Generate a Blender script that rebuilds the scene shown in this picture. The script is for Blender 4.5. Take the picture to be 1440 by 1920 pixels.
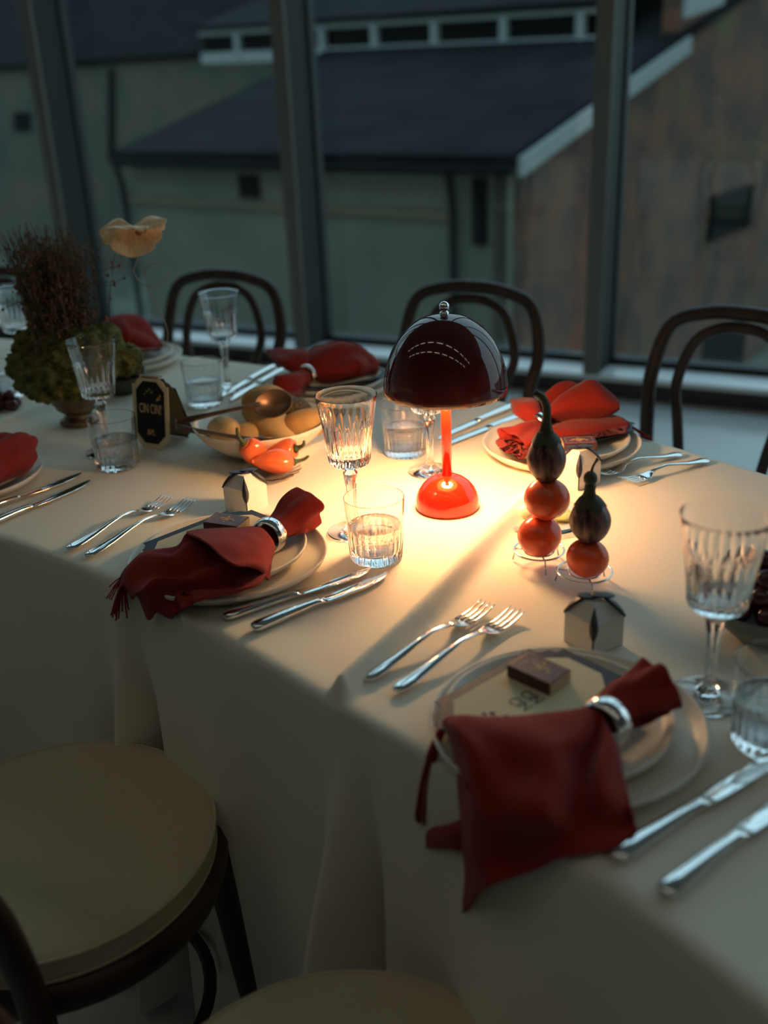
import bpy, bmesh, math, random
from mathutils import Vector, Matrix, noise
for o in list(bpy.data.objects): bpy.data.objects.remove(o)
SC = bpy.context.scene
COL = SC.collection
random.seed(4)
PI = math.pi
rad = math.radians

# ------------------------------------------------------------------ camera, world, lights, exposure
CAM = Vector((0, 0, 1.36)); F_PX = 1900.0; PITCH = rad(23.3); ROLL = rad(2.5)
_X = Vector((1, 0, 0)); _U = Vector((0, math.sin(PITCH), math.cos(PITCH))); FWD = Vector((0, math.cos(PITCH), -math.sin(PITCH)))
RGT = math.cos(ROLL) * _X - math.sin(ROLL) * _U
UPV = math.cos(ROLL) * _U + math.sin(ROLL) * _X
cd = bpy.data.cameras.new('camera'); cam = bpy.data.objects.new('camera', cd); COL.objects.link(cam)
cam.matrix_world = Matrix(((RGT.x, UPV.x, -FWD.x, CAM.x), (RGT.y, UPV.y, -FWD.y, CAM.y), (RGT.z, UPV.z, -FWD.z, CAM.z), (0, 0, 0, 1)))
cd.sensor_fit = 'VERTICAL'; cd.sensor_height = 36.0; cd.sensor_width = 27.0
cd.lens = F_PX / 1920 * 36.0
cd.clip_start = 0.05; cd.clip_end = 200
cd.dof.use_dof = True; cd.dof.focus_distance = 1.44; cd.dof.aperture_fstop = 2.4
SC.camera = cam

w = bpy.data.worlds.new('dusk_sky'); SC.world = w; w.use_nodes = True
nt = w.node_tree; nt.nodes.clear()
tc = nt.nodes.new('ShaderNodeTexCoord'); sx = nt.nodes.new('ShaderNodeSeparateXYZ'); cr = nt.nodes.new('ShaderNodeValToRGB')
bg = nt.nodes.new('ShaderNodeBackground'); ou = nt.nodes.new('ShaderNodeOutputWorld')
nt.links.new(tc.outputs['Generated'], sx.inputs[0]); nt.links.new(sx.outputs['Z'], cr.inputs[0])
cr.color_ramp.elements[0].position = 0.0; cr.color_ramp.elements[0].color = (0.36, 0.50, 0.53, 1)
cr.color_ramp.elements[1].position = 0.8; cr.color_ramp.elements[1].color = (0.55, 0.82, 1.0, 1)
nt.links.new(cr.outputs[0], bg.inputs[0]); bg.inputs[1].default_value = 1.6
nt.links.new(bg.outputs[0], ou.inputs[0])

SC.view_settings.view_transform = 'Standard'; SC.view_settings.look = 'None'
SC.view_settings.exposure = 0.0; SC.view_settings.gamma = 1.0; SC.view_settings.use_curve_mapping = False
SC.cycles.sample_clamp_indirect = 60.0
SC.cycles.max_bounces = 14; SC.cycles.transmission_bounces = 12; SC.cycles.transparent_max_bounces = 16; SC.cycles.glossy_bounces = 5
SC.cycles.blur_glossy = 1.0
LAMP_STRENGTH = 118.0        # glowing diffuser under the table lamp's shade
LED_STRENGTH = 7.6          # ceiling strip lights

TZ = 0.75                   # table height


def ray(px, py):
    return FWD * F_PX + RGT * (px - 720) - UPV * (py - 960)


def at(px, py, h=0.0, z=None):
    """point of the table plane (plus height h) seen at that place of the photograph"""
    d = ray(px, py); zz = TZ + h if z is None else z
    return CAM + d * ((zz - CAM.z) / d.z)


def aty(px, py, y):
    d = ray(px, py); return CAM + d * (y / d.y)


def onplane(px, py, p0, n):
    d = ray(px, py); return CAM + d * ((p0 - CAM).dot(n) / d.dot(n))


# ------------------------------------------------------------------ materials
def new_mat(name):
    m = bpy.data.materials.new(name); m.use_nodes = True
    return m, m.node_tree, m.node_tree.nodes['Principled BSDF']


def mat(name, col, rough=0.5, metal=0.0, spec=0.5, var=0.0, scale=40.0, bump=0.0, bscale=None, coat=0.0, sheen=0.0, sss=0.0, col2=None, stretch=None):
    m, t, b = new_mat(name)
    c = (*col, 1)
    b.inputs['Base Color'].default_value = c; b.inputs['Roughness'].default_value = rough
    b.inputs['Metallic'].default_value = metal; b.inputs['Specular IOR Level'].default_value = spec
    b.inputs['Coat Weight'].default_value = coat; b.inputs['Coat Roughness'].default_value = 0.04
    if sheen: b.inputs['Sheen Weight'].default_value = sheen; b.inputs['Sheen Roughness'].default_value = 0.5
    if sss:
        b.inputs['Subsurface Weight'].default_value = sss; b.inputs['Subsurface Radius'].default_value = (0.02, 0.008, 0.004); b.inputs['Subsurface Scale'].default_value = 0.6
    if var or bump or col2:
        co = t.nodes.new('ShaderNodeTexCoord'); mp = t.nodes.new('ShaderNodeMapping')
        t.links.new(co.outputs['Object'], mp.inputs[0])
        if stretch: mp.inputs['Scale'].default_value = stretch
        if var or col2:
            n = t.nodes.new('ShaderNodeTexNoise'); n.inputs['Scale'].default_value = scale; n.inputs['Detail'].default_value = 5
            t.links.new(mp.outputs[0], n.inputs['Vector'])
            r = t.nodes.new('ShaderNodeValToRGB')
            lo = tuple(max(0, x * (1 - var)) for x in col) if col2 is None else col2
            hi = tuple(min(1, x * (1 + var)) for x in col) if col2 is None else col
            r.color_ramp.elements[0].position = 0.35; r.color_ramp.elements[1].position = 0.65
            r.color_ramp.elements[0].color = (*lo, 1); r.color_ramp.elements[1].color = (*hi, 1)
            t.links.new(n.outputs[0], r.inputs[0]); t.links.new(r.outputs[0], b.inputs['Base Color'])
        if bump:
            n2 = t.nodes.new('ShaderNodeTexNoise'); n2.inputs['Scale'].default_value = bscale or scale; n2.inputs['Detail'].default_value = 3
            t.links.new(mp.outputs[0], n2.inputs['Vector'])
            bp = t.nodes.new('ShaderNodeBump'); bp.inputs['Strength'].default_value = bump; bp.inputs['Distance'].default_value = 0.002
            t.links.new(n2.outputs[0], bp.inputs['Height']); t.links.new(bp.outputs[0], b.inputs['Normal'])
    return m


def edge_reflect(t, f0=0.04, power=5.0):
    """reflected share by viewing angle, the same from both sides of a pane"""
    lw = t.nodes.new('ShaderNodeLayerWeight'); lw.inputs[0].default_value = 0.5
    pw = t.nodes.new('ShaderNodeMath'); pw.operation = 'POWER'; pw.inputs[1].default_value = power
    ma = t.nodes.new('ShaderNodeMath'); ma.operation = 'MULTIPLY_ADD'; ma.inputs[1].default_value = 1 - f0; ma.inputs[2].default_value = f0
    t.links.new(lw.outputs['Facing'], pw.inputs[0]); t.links.new(pw.outputs[0], ma.inputs[0])
    return ma.outputs[0]


def glass_mat(name, ior, col=(1, 1, 1), clear=0.35, frost=0.0):
    """refracting glass mixed with a clear, mirror-edged share that lets light through to the cloth"""
    m = bpy.data.materials.new(name); m.use_nodes = True; t = m.node_tree; t.nodes.clear()
    g = t.nodes.new('ShaderNodeBsdfGlass'); g.inputs['IOR'].default_value = ior; g.inputs['Color'].default_value = (*col, 1); g.inputs['Roughness'].default_value = 0.0
    tr = t.nodes.new('ShaderNodeBsdfTransparent'); tr.inputs[0].default_value = (*col, 1)
    gl = t.nodes.new('ShaderNodeBsdfGlossy'); gl.inputs['Roughness'].default_value = 0.02
    m1 = t.nodes.new('ShaderNodeMixShader'); t.links.new(edge_reflect(t, 0.05, 3.4), m1.inputs[0]); t.links.new(tr.outputs[0], m1.inputs[1]); t.links.new(gl.outputs[0], m1.inputs[2])
    mx = t.nodes.new('ShaderNodeMixShader'); mx.inputs[0].default_value = clear
    t.links.new(g.outputs[0], mx.inputs[1]); t.links.new(m1.outputs[0], mx.inputs[2]); last = mx.outputs[0]
    if frost:
        d = t.nodes.new('ShaderNodeBsdfTranslucent'); d.inputs[0].default_value = (0.95, 0.95, 0.95, 1)
        m2 = t.nodes.new('ShaderNodeMixShader'); m2.inputs[0].default_value = frost
        t.links.new(last, m2.inputs[1]); t.links.new(d.outputs[0], m2.inputs[2]); last = m2.outputs[0]
    o = t.nodes.new('ShaderNodeOutputMaterial'); t.links.new(last, o.inputs[0])
    return m


def pane_mat(name, tint):
    m = bpy.data.materials.new(name); m.use_nodes = True; t = m.node_tree; t.nodes.clear()
    g = t.nodes.new('ShaderNodeBsdfGlossy'); g.inputs['Roughness'].default_value = 0.02
    tr = t.nodes.new('ShaderNodeBsdfTransparent'); tr.inputs[0].default_value = (*tint, 1)
    mx = t.nodes.new('ShaderNodeMixShader'); o = t.nodes.new('ShaderNodeOutputMaterial')
    t.links.new(edge_reflect(t), mx.inputs[0]); t.links.new(tr.outputs[0], mx.inputs[1]); t.links.new(g.outputs[0], mx.inputs[2]); t.links.new(mx.outputs[0], o.inputs[0])
    return m


def emit_mat(name, col, s):
    m = bpy.data.materials.new(name); m.use_nodes = True; t = m.node_tree; t.nodes.clear()
    e = t.nodes.new('ShaderNodeEmission'); e.inputs[0].default_value = (*col, 1); e.inputs[1].default_value = s
    o = t.nodes.new('ShaderNodeOutputMaterial'); t.links.new(e.outputs[0], o.inputs[0]); return m


def wood_mat(name, c1, c2, rough=0.45):
    return mat(name, c1, rough, col2=c2, scale=18, stretch=(1, 1, 0.15), bump=0.1, spec=0.35)


def brick_mat(name):
    m, t, b = new_mat(name)
    co = t.nodes.new('ShaderNodeTexCoord'); mp = t.nodes.new('ShaderNodeMapping'); br = t.nodes.new('ShaderNodeTexBrick')
    t.links.new(co.outputs['UV'], mp.inputs[0]); t.links.new(mp.outputs[0], br.inputs['Vector'])
    br.inputs['Color1'].default_value = (0.115, 0.037, 0.016, 1); br.inputs['Color2'].default_value = (0.045, 0.022, 0.013, 1); br.inputs['Mortar'].default_value = (0.045, 0.033, 0.024, 1)
    br.inputs['Scale'].default_value = 1.0; br.inputs['Brick Width'].default_value = 0.24; br.inputs['Row Height'].default_value = 0.085; br.inputs['Mortar Size'].default_value = 0.012
    n = t.nodes.new('ShaderNodeTexNoise'); n.inputs['Scale'].default_value = 1.3; n.inputs['Detail'].default_value = 6
    t.links.new(co.outputs['UV'], n.inputs['Vector'])
    r = t.nodes.new('ShaderNodeValToRGB'); r.color_ramp.elements[0].position = 0.40; r.color_ramp.elements[0].color = (0.026, 0.018, 0.014, 1)
    r.color_ramp.elements[1].position = 0.60; r.color_ramp.elements[1].color = (0.14, 0.052, 0.020, 1)
    t.links.new(n.outputs[0], r.inputs[0])
    mx = t.nodes.new('ShaderNodeMix'); mx.data_type = 'RGBA'; mx.inputs[0].default_value = 0.55
    t.links.new(br.outputs['Color'], mx.inputs[6]); t.links.new(r.outputs[0], mx.inputs[7])
    # moss patches
    n3 = t.nodes.new('ShaderNodeTexNoise'); n3.inputs['Scale'].default_value = 0.9; n3.inputs['Detail'].default_value = 2
    mp3 = t.nodes.new('ShaderNodeMapping'); mp3.inputs['Location'].default_value = (3.1, 1.7, 0)
    t.links.new(co.outputs['UV'], mp3.inputs[0]); t.links.new(mp3.outputs[0], n3.inputs['Vector'])
    r3 = t.nodes.new('ShaderNodeValToRGB'); r3.color_ramp.elements[0].position = 0.58; r3.color_ramp.elements[1].position = 0.80
    r3.color_ramp.elements[0].color = (0, 0, 0, 1); r3.color_ramp.elements[1].color = (0.8, 0.8, 0.8, 1)
    t.links.new(n3.outputs[0], r3.inputs[0])
    mx2 = t.nodes.new('ShaderNodeMix'); mx2.data_type = 'RGBA'; mx2.inputs[7].default_value = (0.085, 0.078, 0.02, 1)
    t.links.new(r3.outputs[0], mx2.inputs[0]); t.links.new(mx.outputs[2], mx2.inputs[6])
    t.links.new(mx2.outputs[2], b.inputs['Base Color']); b.inputs['Roughness'].default_value = 0.9
    return m


M = {}
M['cloth'] = mat('cream_linen', (0.76, 0.715, 0.60), 0.85, spec=0.2, var=0.03, scale=900, bump=0.12, bscale=1400, sheen=0.15)
M['napkin'] = mat('rust_red_linen', (0.27, 0.022, 0.016), 0.92, spec=0.1, var=0.14, scale=700, bump=0.35, bscale=900, sheen=0.12)
M['crystal'] = glass_mat('crystal', 1.5, clear=0.0)
M['water'] = glass_mat('water', 1.33, clear=0.5)
M['silver'] = mat('polished_silver', (0.82, 0.81, 0.79), 0.10, metal=1.0)
M['wire'] = mat('steel_wire', (0.66, 0.66, 0.66), 0.18, metal=1.0)
M['plate'] = mat('cream_stoneware', (0.74, 0.68, 0.58), 0.38, spec=0.4, var=0.04, scale=300)
M['bronze'] = mat('brown_bronze', (0.20, 0.13, 0.085), 0.36, metal=0.75, var=0.2, scale=60)
M['orange'] = mat('orange_red_lacquer', (0.45, 0.022, 0.006), 0.12, spec=0.6)
M['maroon'] = mat('dark_maroon_lacquer', (0.075, 0.008, 0.006), 0.06, spec=0.6)
M['shade_in'] = mat('shade_inside', (0.75, 0.30, 0.10), 0.5)
M['chrome'] = mat('chrome', (0.9, 0.9, 0.9), 0.04, metal=1.0)
M['glow'] = emit_mat('lamp_diffuser_glow', (1.0, 0.635, 0.29), LAMP_STRENGTH)
M['led'] = emit_mat('led_strip_glow', (1.0, 0.93, 0.76), LED_STRENGTH)
M['wood'] = wood_mat('dark_bent_beech', (0.055, 0.024, 0.013), (0.025, 0.011, 0.006))
M['cushion'] = mat('oatmeal_cushion', (0.50, 0.43, 0.29), 0.9, spec=0.15, var=0.05, scale=500, bump=0.2, bscale=900, sheen=0.1)
M['card'] = mat('cream_card', (0.66, 0.58, 0.38), 0.8, spec=0.2)
M['navy'] = mat('navy_print', (0.012, 0.018, 0.03), 0.5, spec=0.3)
M['black'] = mat('black_print', (0.006, 0.006, 0.005), 0.5, spec=0.3)
M['gold'] = mat('cream_ink', (0.62, 0.50, 0.30), 0.7)
M['goldfig'] = mat('ochre_ink', (0.45, 0.27, 0.12), 0.7, var=0.35, scale=200)
M['kraft'] = mat('tan_card', (0.22, 0.135, 0.06), 0.8)
M['match'] = mat('maroon_matchbox', (0.095, 0.012, 0.014), 0.45, var=0.15, scale=150)
M['tray'] = mat('matchbox_tray', (0.55, 0.42, 0.26), 0.8)
M['striker'] = mat('matchbox_striker', (0.10, 0.05, 0.03), 0.9)
M['white'] = mat('white_card', (0.74, 0.71, 0.66), 0.75, spec=0.2)
M['plum'] = mat('dark_navy_card', (0.022, 0.018, 0.028), 0.45)
M['tomato'] = mat('tomato_skin', (0.80, 0.095, 0.018), 0.24, var=0.10, scale=30, sss=0.25, coat=0.2)
M['pepper'] = mat('pepper_skin', (0.85, 0.16, 0.05), 0.2, var=0.06, scale=40, sss=0.2, coat=0.25)
M['stemgreen'] = mat('green_stem', (0.065, 0.085, 0.025), 0.6, var=0.2, scale=80)
M['stemdark'] = mat('dark_green_stem', (0.045, 0.042, 0.016), 0.6, var=0.25, scale=80)
M['aub'] = mat('dark_aubergine_skin', (0.26, 0.13, 0.11), 0.34, spec=0.35, col2=(0.026, 0.008, 0.009), scale=110, stretch=(1, 1, 0.16), coat=0.1)
M['bread'] = mat('bread_crust', (0.62, 0.36, 0.13), 0.8, col2=(0.48, 0.23, 0.07), scale=22, bump=0.3, bscale=120)
M['flour'] = mat('floured_bread', (0.62, 0.44, 0.22), 0.85, col2=(0.50, 0.29, 0.11), scale=28, bump=0.3, bscale=120)
M['seeded'] = mat('seeded_bread', (0.20, 0.13, 0.07), 0.85, col2=(0.03, 0.02, 0.015), scale=240, bump=0.8, bscale=240)
M['moss'] = mat('moss_green', (0.20, 0.185, 0.045), 0.95, col2=(0.055, 0.056, 0.016), scale=60, bump=1.0, bscale=250)
M['dry'] = mat('dried_brown', (0.13, 0.080, 0.038), 0.9, var=0.4, scale=40)
M['bud'] = mat('dried_buds', (0.17, 0.085, 0.045), 0.9, var=0.4, scale=80)
M['petal'] = mat('peach_petal', (0.86, 0.60, 0.36), 0.6, var=0.14, scale=55, stretch=(6, 1, 1), sss=0.1)
M['lip'] = mat('orchid_lip', (0.30, 0.09, 0.03), 0.5)
M['stalk'] = mat('pale_stalk', (0.42, 0.32, 0.24), 0.4)
M['butter'] = mat('butter', (0.86, 0.78, 0.52), 0.45, sss=0.2)
M['seed'] = mat('black_seed', (0.02, 0.012, 0.01), 0.5)
M['cuke'] = mat('pale_green_slice', (0.55, 0.62, 0.22), 0.4)
M['grape'] = mat('dark_red_grape', (0.075, 0.012, 0.018), 0.22, var=0.3, scale=60, coat=0.2)
M['fig'] = mat('dark_grape', (0.03, 0.018, 0.02), 0.3, var=0.3, scale=60)
M['darkbowl'] = mat('dark_stone_bowl', (0.05, 0.043, 0.038), 0.4, var=0.2)
M['greybowl'] = mat('grey_stone_bowl', (0.22, 0.21, 0.19), 0.35, var=0.1)
M['floor'] = mat('pale_resin_floor', (0.55, 0.58, 0.58), 0.20, spec=0.5, var=0.05, scale=3)
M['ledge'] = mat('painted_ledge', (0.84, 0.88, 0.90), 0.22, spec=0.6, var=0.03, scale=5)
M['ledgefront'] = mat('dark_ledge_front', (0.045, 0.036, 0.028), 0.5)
M['fin'] = mat('grey_mullion_front', (0.19, 0.17, 0.135), 0.45, var=0.04, scale=8)
M['findark'] = mat('charcoal_mullion_side', (0.032, 0.032, 0.029), 0.6, spec=0.2)  # mullion body, coloured darker than its front strip
M['gasket'] = mat('black_gasket', (0.008, 0.008, 0.008), 0.6)
M['ceil'] = mat('dark_ceiling', (0.25, 0.24, 0.22), 0.8)
M['wallback'] = mat('warm_back_wall', (0.30, 0.28, 0.25), 0.8)
M['pane'] = pane_mat('window_glass', (0.91, 0.96, 0.96))
M['render'] = mat('aged_render', (0.098, 0.094, 0.066), 0.9, col2=(0.068, 0.075, 0.054), scale=0.8)
M['render2'] = mat('stained_render', (0.075, 0.062, 0.04), 0.9, col2=(0.032, 0.044, 0.034), scale=0.6)
M['slate'] = mat('slate_roof', (0.0085, 0.0095, 0.0115), 0.85, spec=0.05, col2=(0.004, 0.0045, 0.0055), scale=1.2, stretch=(1, 1, 3))
M['board'] = mat('white_bargeboard', (0.22, 0.24, 0.23), 0.8, spec=0.1)
M['darkwin'] = mat('dark_window', (0.004, 0.005, 0.005), 0.9, spec=0.05)
M['pipe'] = mat('dark_downpipe', (0.007, 0.008, 0.008), 0.9, spec=0.05)
M['wallband'] = mat('ochre_facade_band', (0.105, 0.075, 0.04), 0.9, col2=(0.075, 0.066, 0.045), scale=0.9)
M['brick'] = brick_mat('old_brick')
M['yard'] = mat('yard_ground', (0.06, 0.07, 0.05), 0.9, var=0.4, scale=1)
M['table'] = mat('plain_table_wood', (0.30, 0.2, 0.11), 0.6, var=0.1)


# ------------------------------------------------------------------ geometry helpers
def mesh(name, verts, faces, m, parent=None, smooth=True, loc=None, rz=0.0, uv=None):
    me = bpy.data.meshes.new(name); me.from_pydata([tuple(v) for v in verts], [], faces); me.validate(); me.update()
    if smooth:
        for p in me.polygons: p.use_smooth = True
        if m == 'crystal': me.set_sharp_from_angle(angle=rad(28))
    me.materials.append(M[m] if isinstance(m, str) else m)
    if uv is not None:
        l = me.uv_layers.new(name='uv')
        for lp in me.loops: l.data[lp.index].uv = uv[lp.vertex_index]
    o = bpy.data.objects.new(name, me); COL.objects.link(o)
    if parent is not None: o.parent = parent
    if loc is not None: o.location = loc
    if rz: o.rotation_euler[2] = rz
    return o


class G:
    """collects verts/faces of one mesh"""
    def __init__(s): s.v = []; s.f = []
    def add(s, vf):
        n = len(s.v); s.v += [Vector(x) for x in vf[0]]; s.f += [tuple(i + n for i in f) for f in vf[1]]; return s
    def out(s, name, m, parent=None, smooth=True, **k): return mesh(name, s.v, s.f, m, parent, smooth, **k)


def lathe(prof, seg=48, rmod=None, zc=0.0):
    v = []; f = []; rings = []
    for r, z in prof:
        if r < 1e-6: rings.append([len(v)]); v.append((0, 0, z))
        else:
            idx = []
            for i in range(seg):
                a = 2 * PI * i / seg; rr = r + (rmod(r, z, a) if rmod else 0)
                idx.append(len(v)); v.append((rr * math.cos(a), rr * math.sin(a), z))
            rings.append(idx)
    for a, b in zip(rings, rings[1:]):
        if len(a) == 1 and len(b) == 1: continue
        for i in range(seg):
            j = (i + 1) % seg
            if len(a) == 1: f.append((a[0], b[j], b[i]))
            elif len(b) == 1: f.append((a[i], a[j], b[0]))
            else: f.append((a[i], a[j], b[j], b[i]))
    return v, f


def frames(pts, closed=False):
    n = len(pts); T = []
    for i in range(n):
        a = pts[(i - 1) % n] if closed or i > 0 else pts[i]; b = pts[(i + 1) % n] if closed or i < n - 1 else pts[i]
        T.append((b - a).normalized())
    ref = Vector((0, 0, 1)) if abs(T[0].z) < 0.9 else Vector((1, 0, 0))
    N = (ref - T[0] * ref.dot(T[0])).normalized(); out = []
    for i in range(n):
        N = (N - T[i] * N.dot(T[i])); N = N.normalized() if N.length > 1e-6 else Vector((1, 0, 0))
        out.append((T[i], N, T[i].cross(N)))
    return out


def tube(pts, r, seg=10, closed=False):
    pts = [Vector(p) for p in pts]; n = len(pts); R = r if isinstance(r, (list, tuple)) else [r] * n
    fr = frames(pts, closed); v = []; f = []
    for i in range(n):
        t, a, b = fr[i]
        for k in range(seg):
            q = 2 * PI * k / seg; v.append(pts[i] + (a * math.cos(q) + b * math.sin(q)) * R[i])
    m = n if closed else n - 1
    for i in range(m):
        i2 = (i + 1) % n
        for k in range(seg):
            k2 = (k + 1) % seg; f.append((i * seg + k, i * seg + k2, i2 * seg + k2, i2 * seg + k))
    if not closed:
        f.append(tuple(range(seg))[::-1]); f.append(tuple((n - 1) * seg + k for k in range(seg)))
    return v, f


def spline(P, n, closed=False):
    P = [Vector(p) for p in P]; out = []; m = len(P)
    def g(i): return P[i % m] if closed else P[max(0, min(m - 1, i))]
    segs = m if closed else m - 1
    for j in range(n + (0 if closed else 1)):
        t = j * segs / n; i = min(int(t), segs - 1); t -= i
        a, b, c, d = g(i - 1), g(i), g(i + 1), g(i + 2)
        if not closed and i == 0: a = b * 2 - c
        if not closed and i == segs - 1: d = c * 2 - b
        out.append(0.5 * ((2 * b) + (c - a) * t + (2 * a - 5 * b + 4 * c - d) * t * t + (-a + 3 * b - 3 * c + d) * t ** 3))
    return out


def box(x0, x1, y0, y1, z0, z1):
    v = [(x, y, z) for z in (z0, z1) for y in (y0, y1) for x in (x0, x1)]
    return v, [(0, 2, 3, 1), (4, 5, 7, 6), (0, 1, 5, 4), (2, 6, 7, 3), (0, 4, 6, 2), (1, 3, 7, 5)]


def prism(poly, z0, z1):
    n = len(poly); v = [(p[0], p[1], z0) for p in poly] + [(p[0], p[1], z1) for p in poly]
    return v, [tuple(range(n))[::-1], tuple(range(n, 2 * n))] + [(i, (i + 1) % n, n + (i + 1) % n, n + i) for i in range(n)]


def blob(rx, ry, rz, seg=24, rings=14, fn=None):
    v = []; f = []
    for i in range(rings + 1):
        th = PI * i / rings
        for k in range(seg):
            a = 2 * PI * k / seg; p = Vector((rx * math.sin(th) * math.cos(a), ry * math.sin(th) * math.sin(a), -rz * math.cos(th)))
            v.append(fn(p) if fn else p)
    for i in range(rings):
        for k in range(seg):
            k2 = (k + 1) % seg; f.append((i * seg + k, i * seg + k2, (i + 1) * seg + k2, (i + 1) * seg + k))
    return v, f


def xf(vf, loc=(0, 0, 0), rot=(0, 0, 0), s=1.0):
    from mathutils import Euler
    mt = Matrix.Translation(loc) @ Euler(rot).to_matrix().to_4x4() @ Matrix.Scale(s, 4)
    return [mt @ Vector(p) for p in vf[0]], vf[1]


def sheet(rows, nu, nv):
    """smooth surface through a grid of points"""
    cols = [spline(r, nv) for r in rows]
    lines = [spline([cols[i][j] for i in range(len(rows))], nu) for j in range(nv + 1)]
    v = []; f = []
    for i in range(nu + 1):
        for j in range(nv + 1): v.append(lines[j][i])
    for i in range(nu):
        for j in range(nv): f.append((i * (nv + 1) + j, i * (nv + 1) + j + 1, (i + 1) * (nv + 1) + j + 1, (i + 1) * (nv + 1) + j))
    return v, f


def solid(o, t, sub=0, off=0.0):
    m = o.modifiers.new('thick', 'SOLIDIFY'); m.thickness = t; m.offset = off
    if sub:
        s = o.modifiers.new('sub', 'SUBSURF'); s.levels = sub; s.render_levels = sub
    return o


def bevel(o, wd, seg=2):
    m = o.modifiers.new('bevel', 'BEVEL'); m.width = wd; m.segments = seg; m.limit_method = 'ANGLE'; m.angle_limit = rad(40); return o


def tag(o, label, cat, group=None):
    o['label'] = label; o['category'] = cat
    if group: o['group'] = group
    return o


def thing(name, label, cat, loc=(0, 0, 0), rz=0.0, group=None):
    o = bpy.data.objects.new(name, None); COL.objects.link(o); o.location = loc; o.rotation_euler = (0, 0, rz); o.empty_display_size = 0.05
    return tag(o, label, cat, group)


def struct(o): o['kind'] = 'structure'; return o


def dup(root, loc, rz, label, group=None, cat=None):
    r = root.copy(); COL.objects.link(r); r.location = loc; r.rotation_euler = (0, 0, rz); r['label'] = label
    if group: r['group'] = group
    for ch in [c for c in bpy.data.objects if c.parent == root]:
        c = ch.copy(); COL.objects.link(c); c.parent = r
        for g in [q for q in bpy.data.objects if q.parent == ch]:
            d = g.copy(); COL.objects.link(d); d.parent = c
    return r


def text_mesh(name, body, size, m, parent, loc, rot, sx=1.0, extrude=0.0002):
    cu = bpy.data.curves.new(name, 'FONT'); cu.body = body; cu.size = size; cu.align_x = 'CENTER'; cu.align_y = 'CENTER'; cu.extrude = extrude
    cu.space_line = 0.9
    tmp = bpy.data.objects.new('tmp', cu); COL.objects.link(tmp)
    me = bpy.data.meshes.new_from_object(tmp.evaluated_get(bpy.context.evaluated_depsgraph_get()))
    bpy.data.objects.remove(tmp); me.name = name; me.materials.clear(); me.materials.append(M[m])
    o = bpy.data.objects.new(name, me); COL.objects.link(o); o.parent = parent; o.location = loc; o.rotation_euler = rot; o.scale = (sx, 1, 1)
    return o


# ================================================================== SETTING: room
WM = -0.515                                   # run of the glass wall, dy per dx
def wy(x, c): return c + WM * x
WU = Vector((1, WM, 0)).normalized(); WN = Vector((-WM, 1, 0)).normalized()    # along the wall, outwards
LEDGE_H = 0.10; HR = 4.8
struct(mesh('floor', *prism([(-9, 9.8), (8, 1.0), (8, -7), (-9, -7)], -0.1, 0.0), 'floor', smooth=False))
def wallslab(name, c0, c1, z0, z1, m, x0=-8.6, x1=7.4):
    return struct(mesh(name, *prism([(x0, wy(x0, c0)), (x1, wy(x1, c0)), (x1, wy(x1, c1)), (x0, wy(x0, c1))], z0, z1), m, smooth=False))
wallslab('trim_ledge', 4.855, 5.16, 0.078, LEDGE_H, 'ledge')
wallslab('trim_ledge_front', 4.875, 5.16, 0.0, 0.078, 'ledgefront')
wallslab('trim_rail', 5.075, 5.16, LEDGE_H, LEDGE_H + 0.03, 'gasket')
struct(mesh('ceiling', *prism([(-9, 9.75), (8, 1.0), (8, -7), (-9, -7)], HR, HR + .1), 'ceil', smooth=False))
struct(mesh('wall_back', *box(-9, 8, -7.2, -7.0, 0, HR), 'wallback', smooth=False))
struct(mesh('wall_right', *box(8.0, 8.2, -7.0, 0.7, 0, HR), 'wallback', smooth=False))
struct(mesh('wall_left', *box(-8.4, -8.2, -7.0, 9.0, 0, HR), 'wallback', smooth=False))  # unseen wall, added to shut out sky light from the left
fin_x = [-4.35, -3.03, -1.705, -0.385, 0.945, 2.27, 3.6]
for i, x in enumerate(fin_x):
    p = Vector((x, wy(x, 4.855), 0))
    g = G()
    def slab(u0, u1, n0, n1, z0, z1):
        q = [p + WU * u0 + WN * n0, p + WU * u1 + WN * n0, p + WU * u1 + WN * n1, p + WU * u0 + WN * n1]
        return prism([(a.x, a.y) for a in q], z0, z1)
    struct(bevel(mesh('trim_mullion_front', *slab(-0.037, 0.037, 0, 0.014, LEDGE_H, HR), 'fin', smooth=False), 0.003))
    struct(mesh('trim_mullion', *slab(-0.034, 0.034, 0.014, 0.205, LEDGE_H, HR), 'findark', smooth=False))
    struct(mesh('trim_gasket', *slab(-0.045, 0.045, 0.205, 0.262, LEDGE_H + 0.03, HR), 'gasket', smooth=False))
for i in range(len(fin_x) - 1):
    a, b = fin_x[i] + 0.042, fin_x[i + 1] - 0.042
    struct(mesh('window_%d' % (i + 1), *prism([(a, wy(a, 5.115)), (b, wy(b, 5.115)), (b, wy(b, 5.121)), (a, wy(a, 5.121))], LEDGE_H + 0.03, HR), 'pane', smooth=False))

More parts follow.
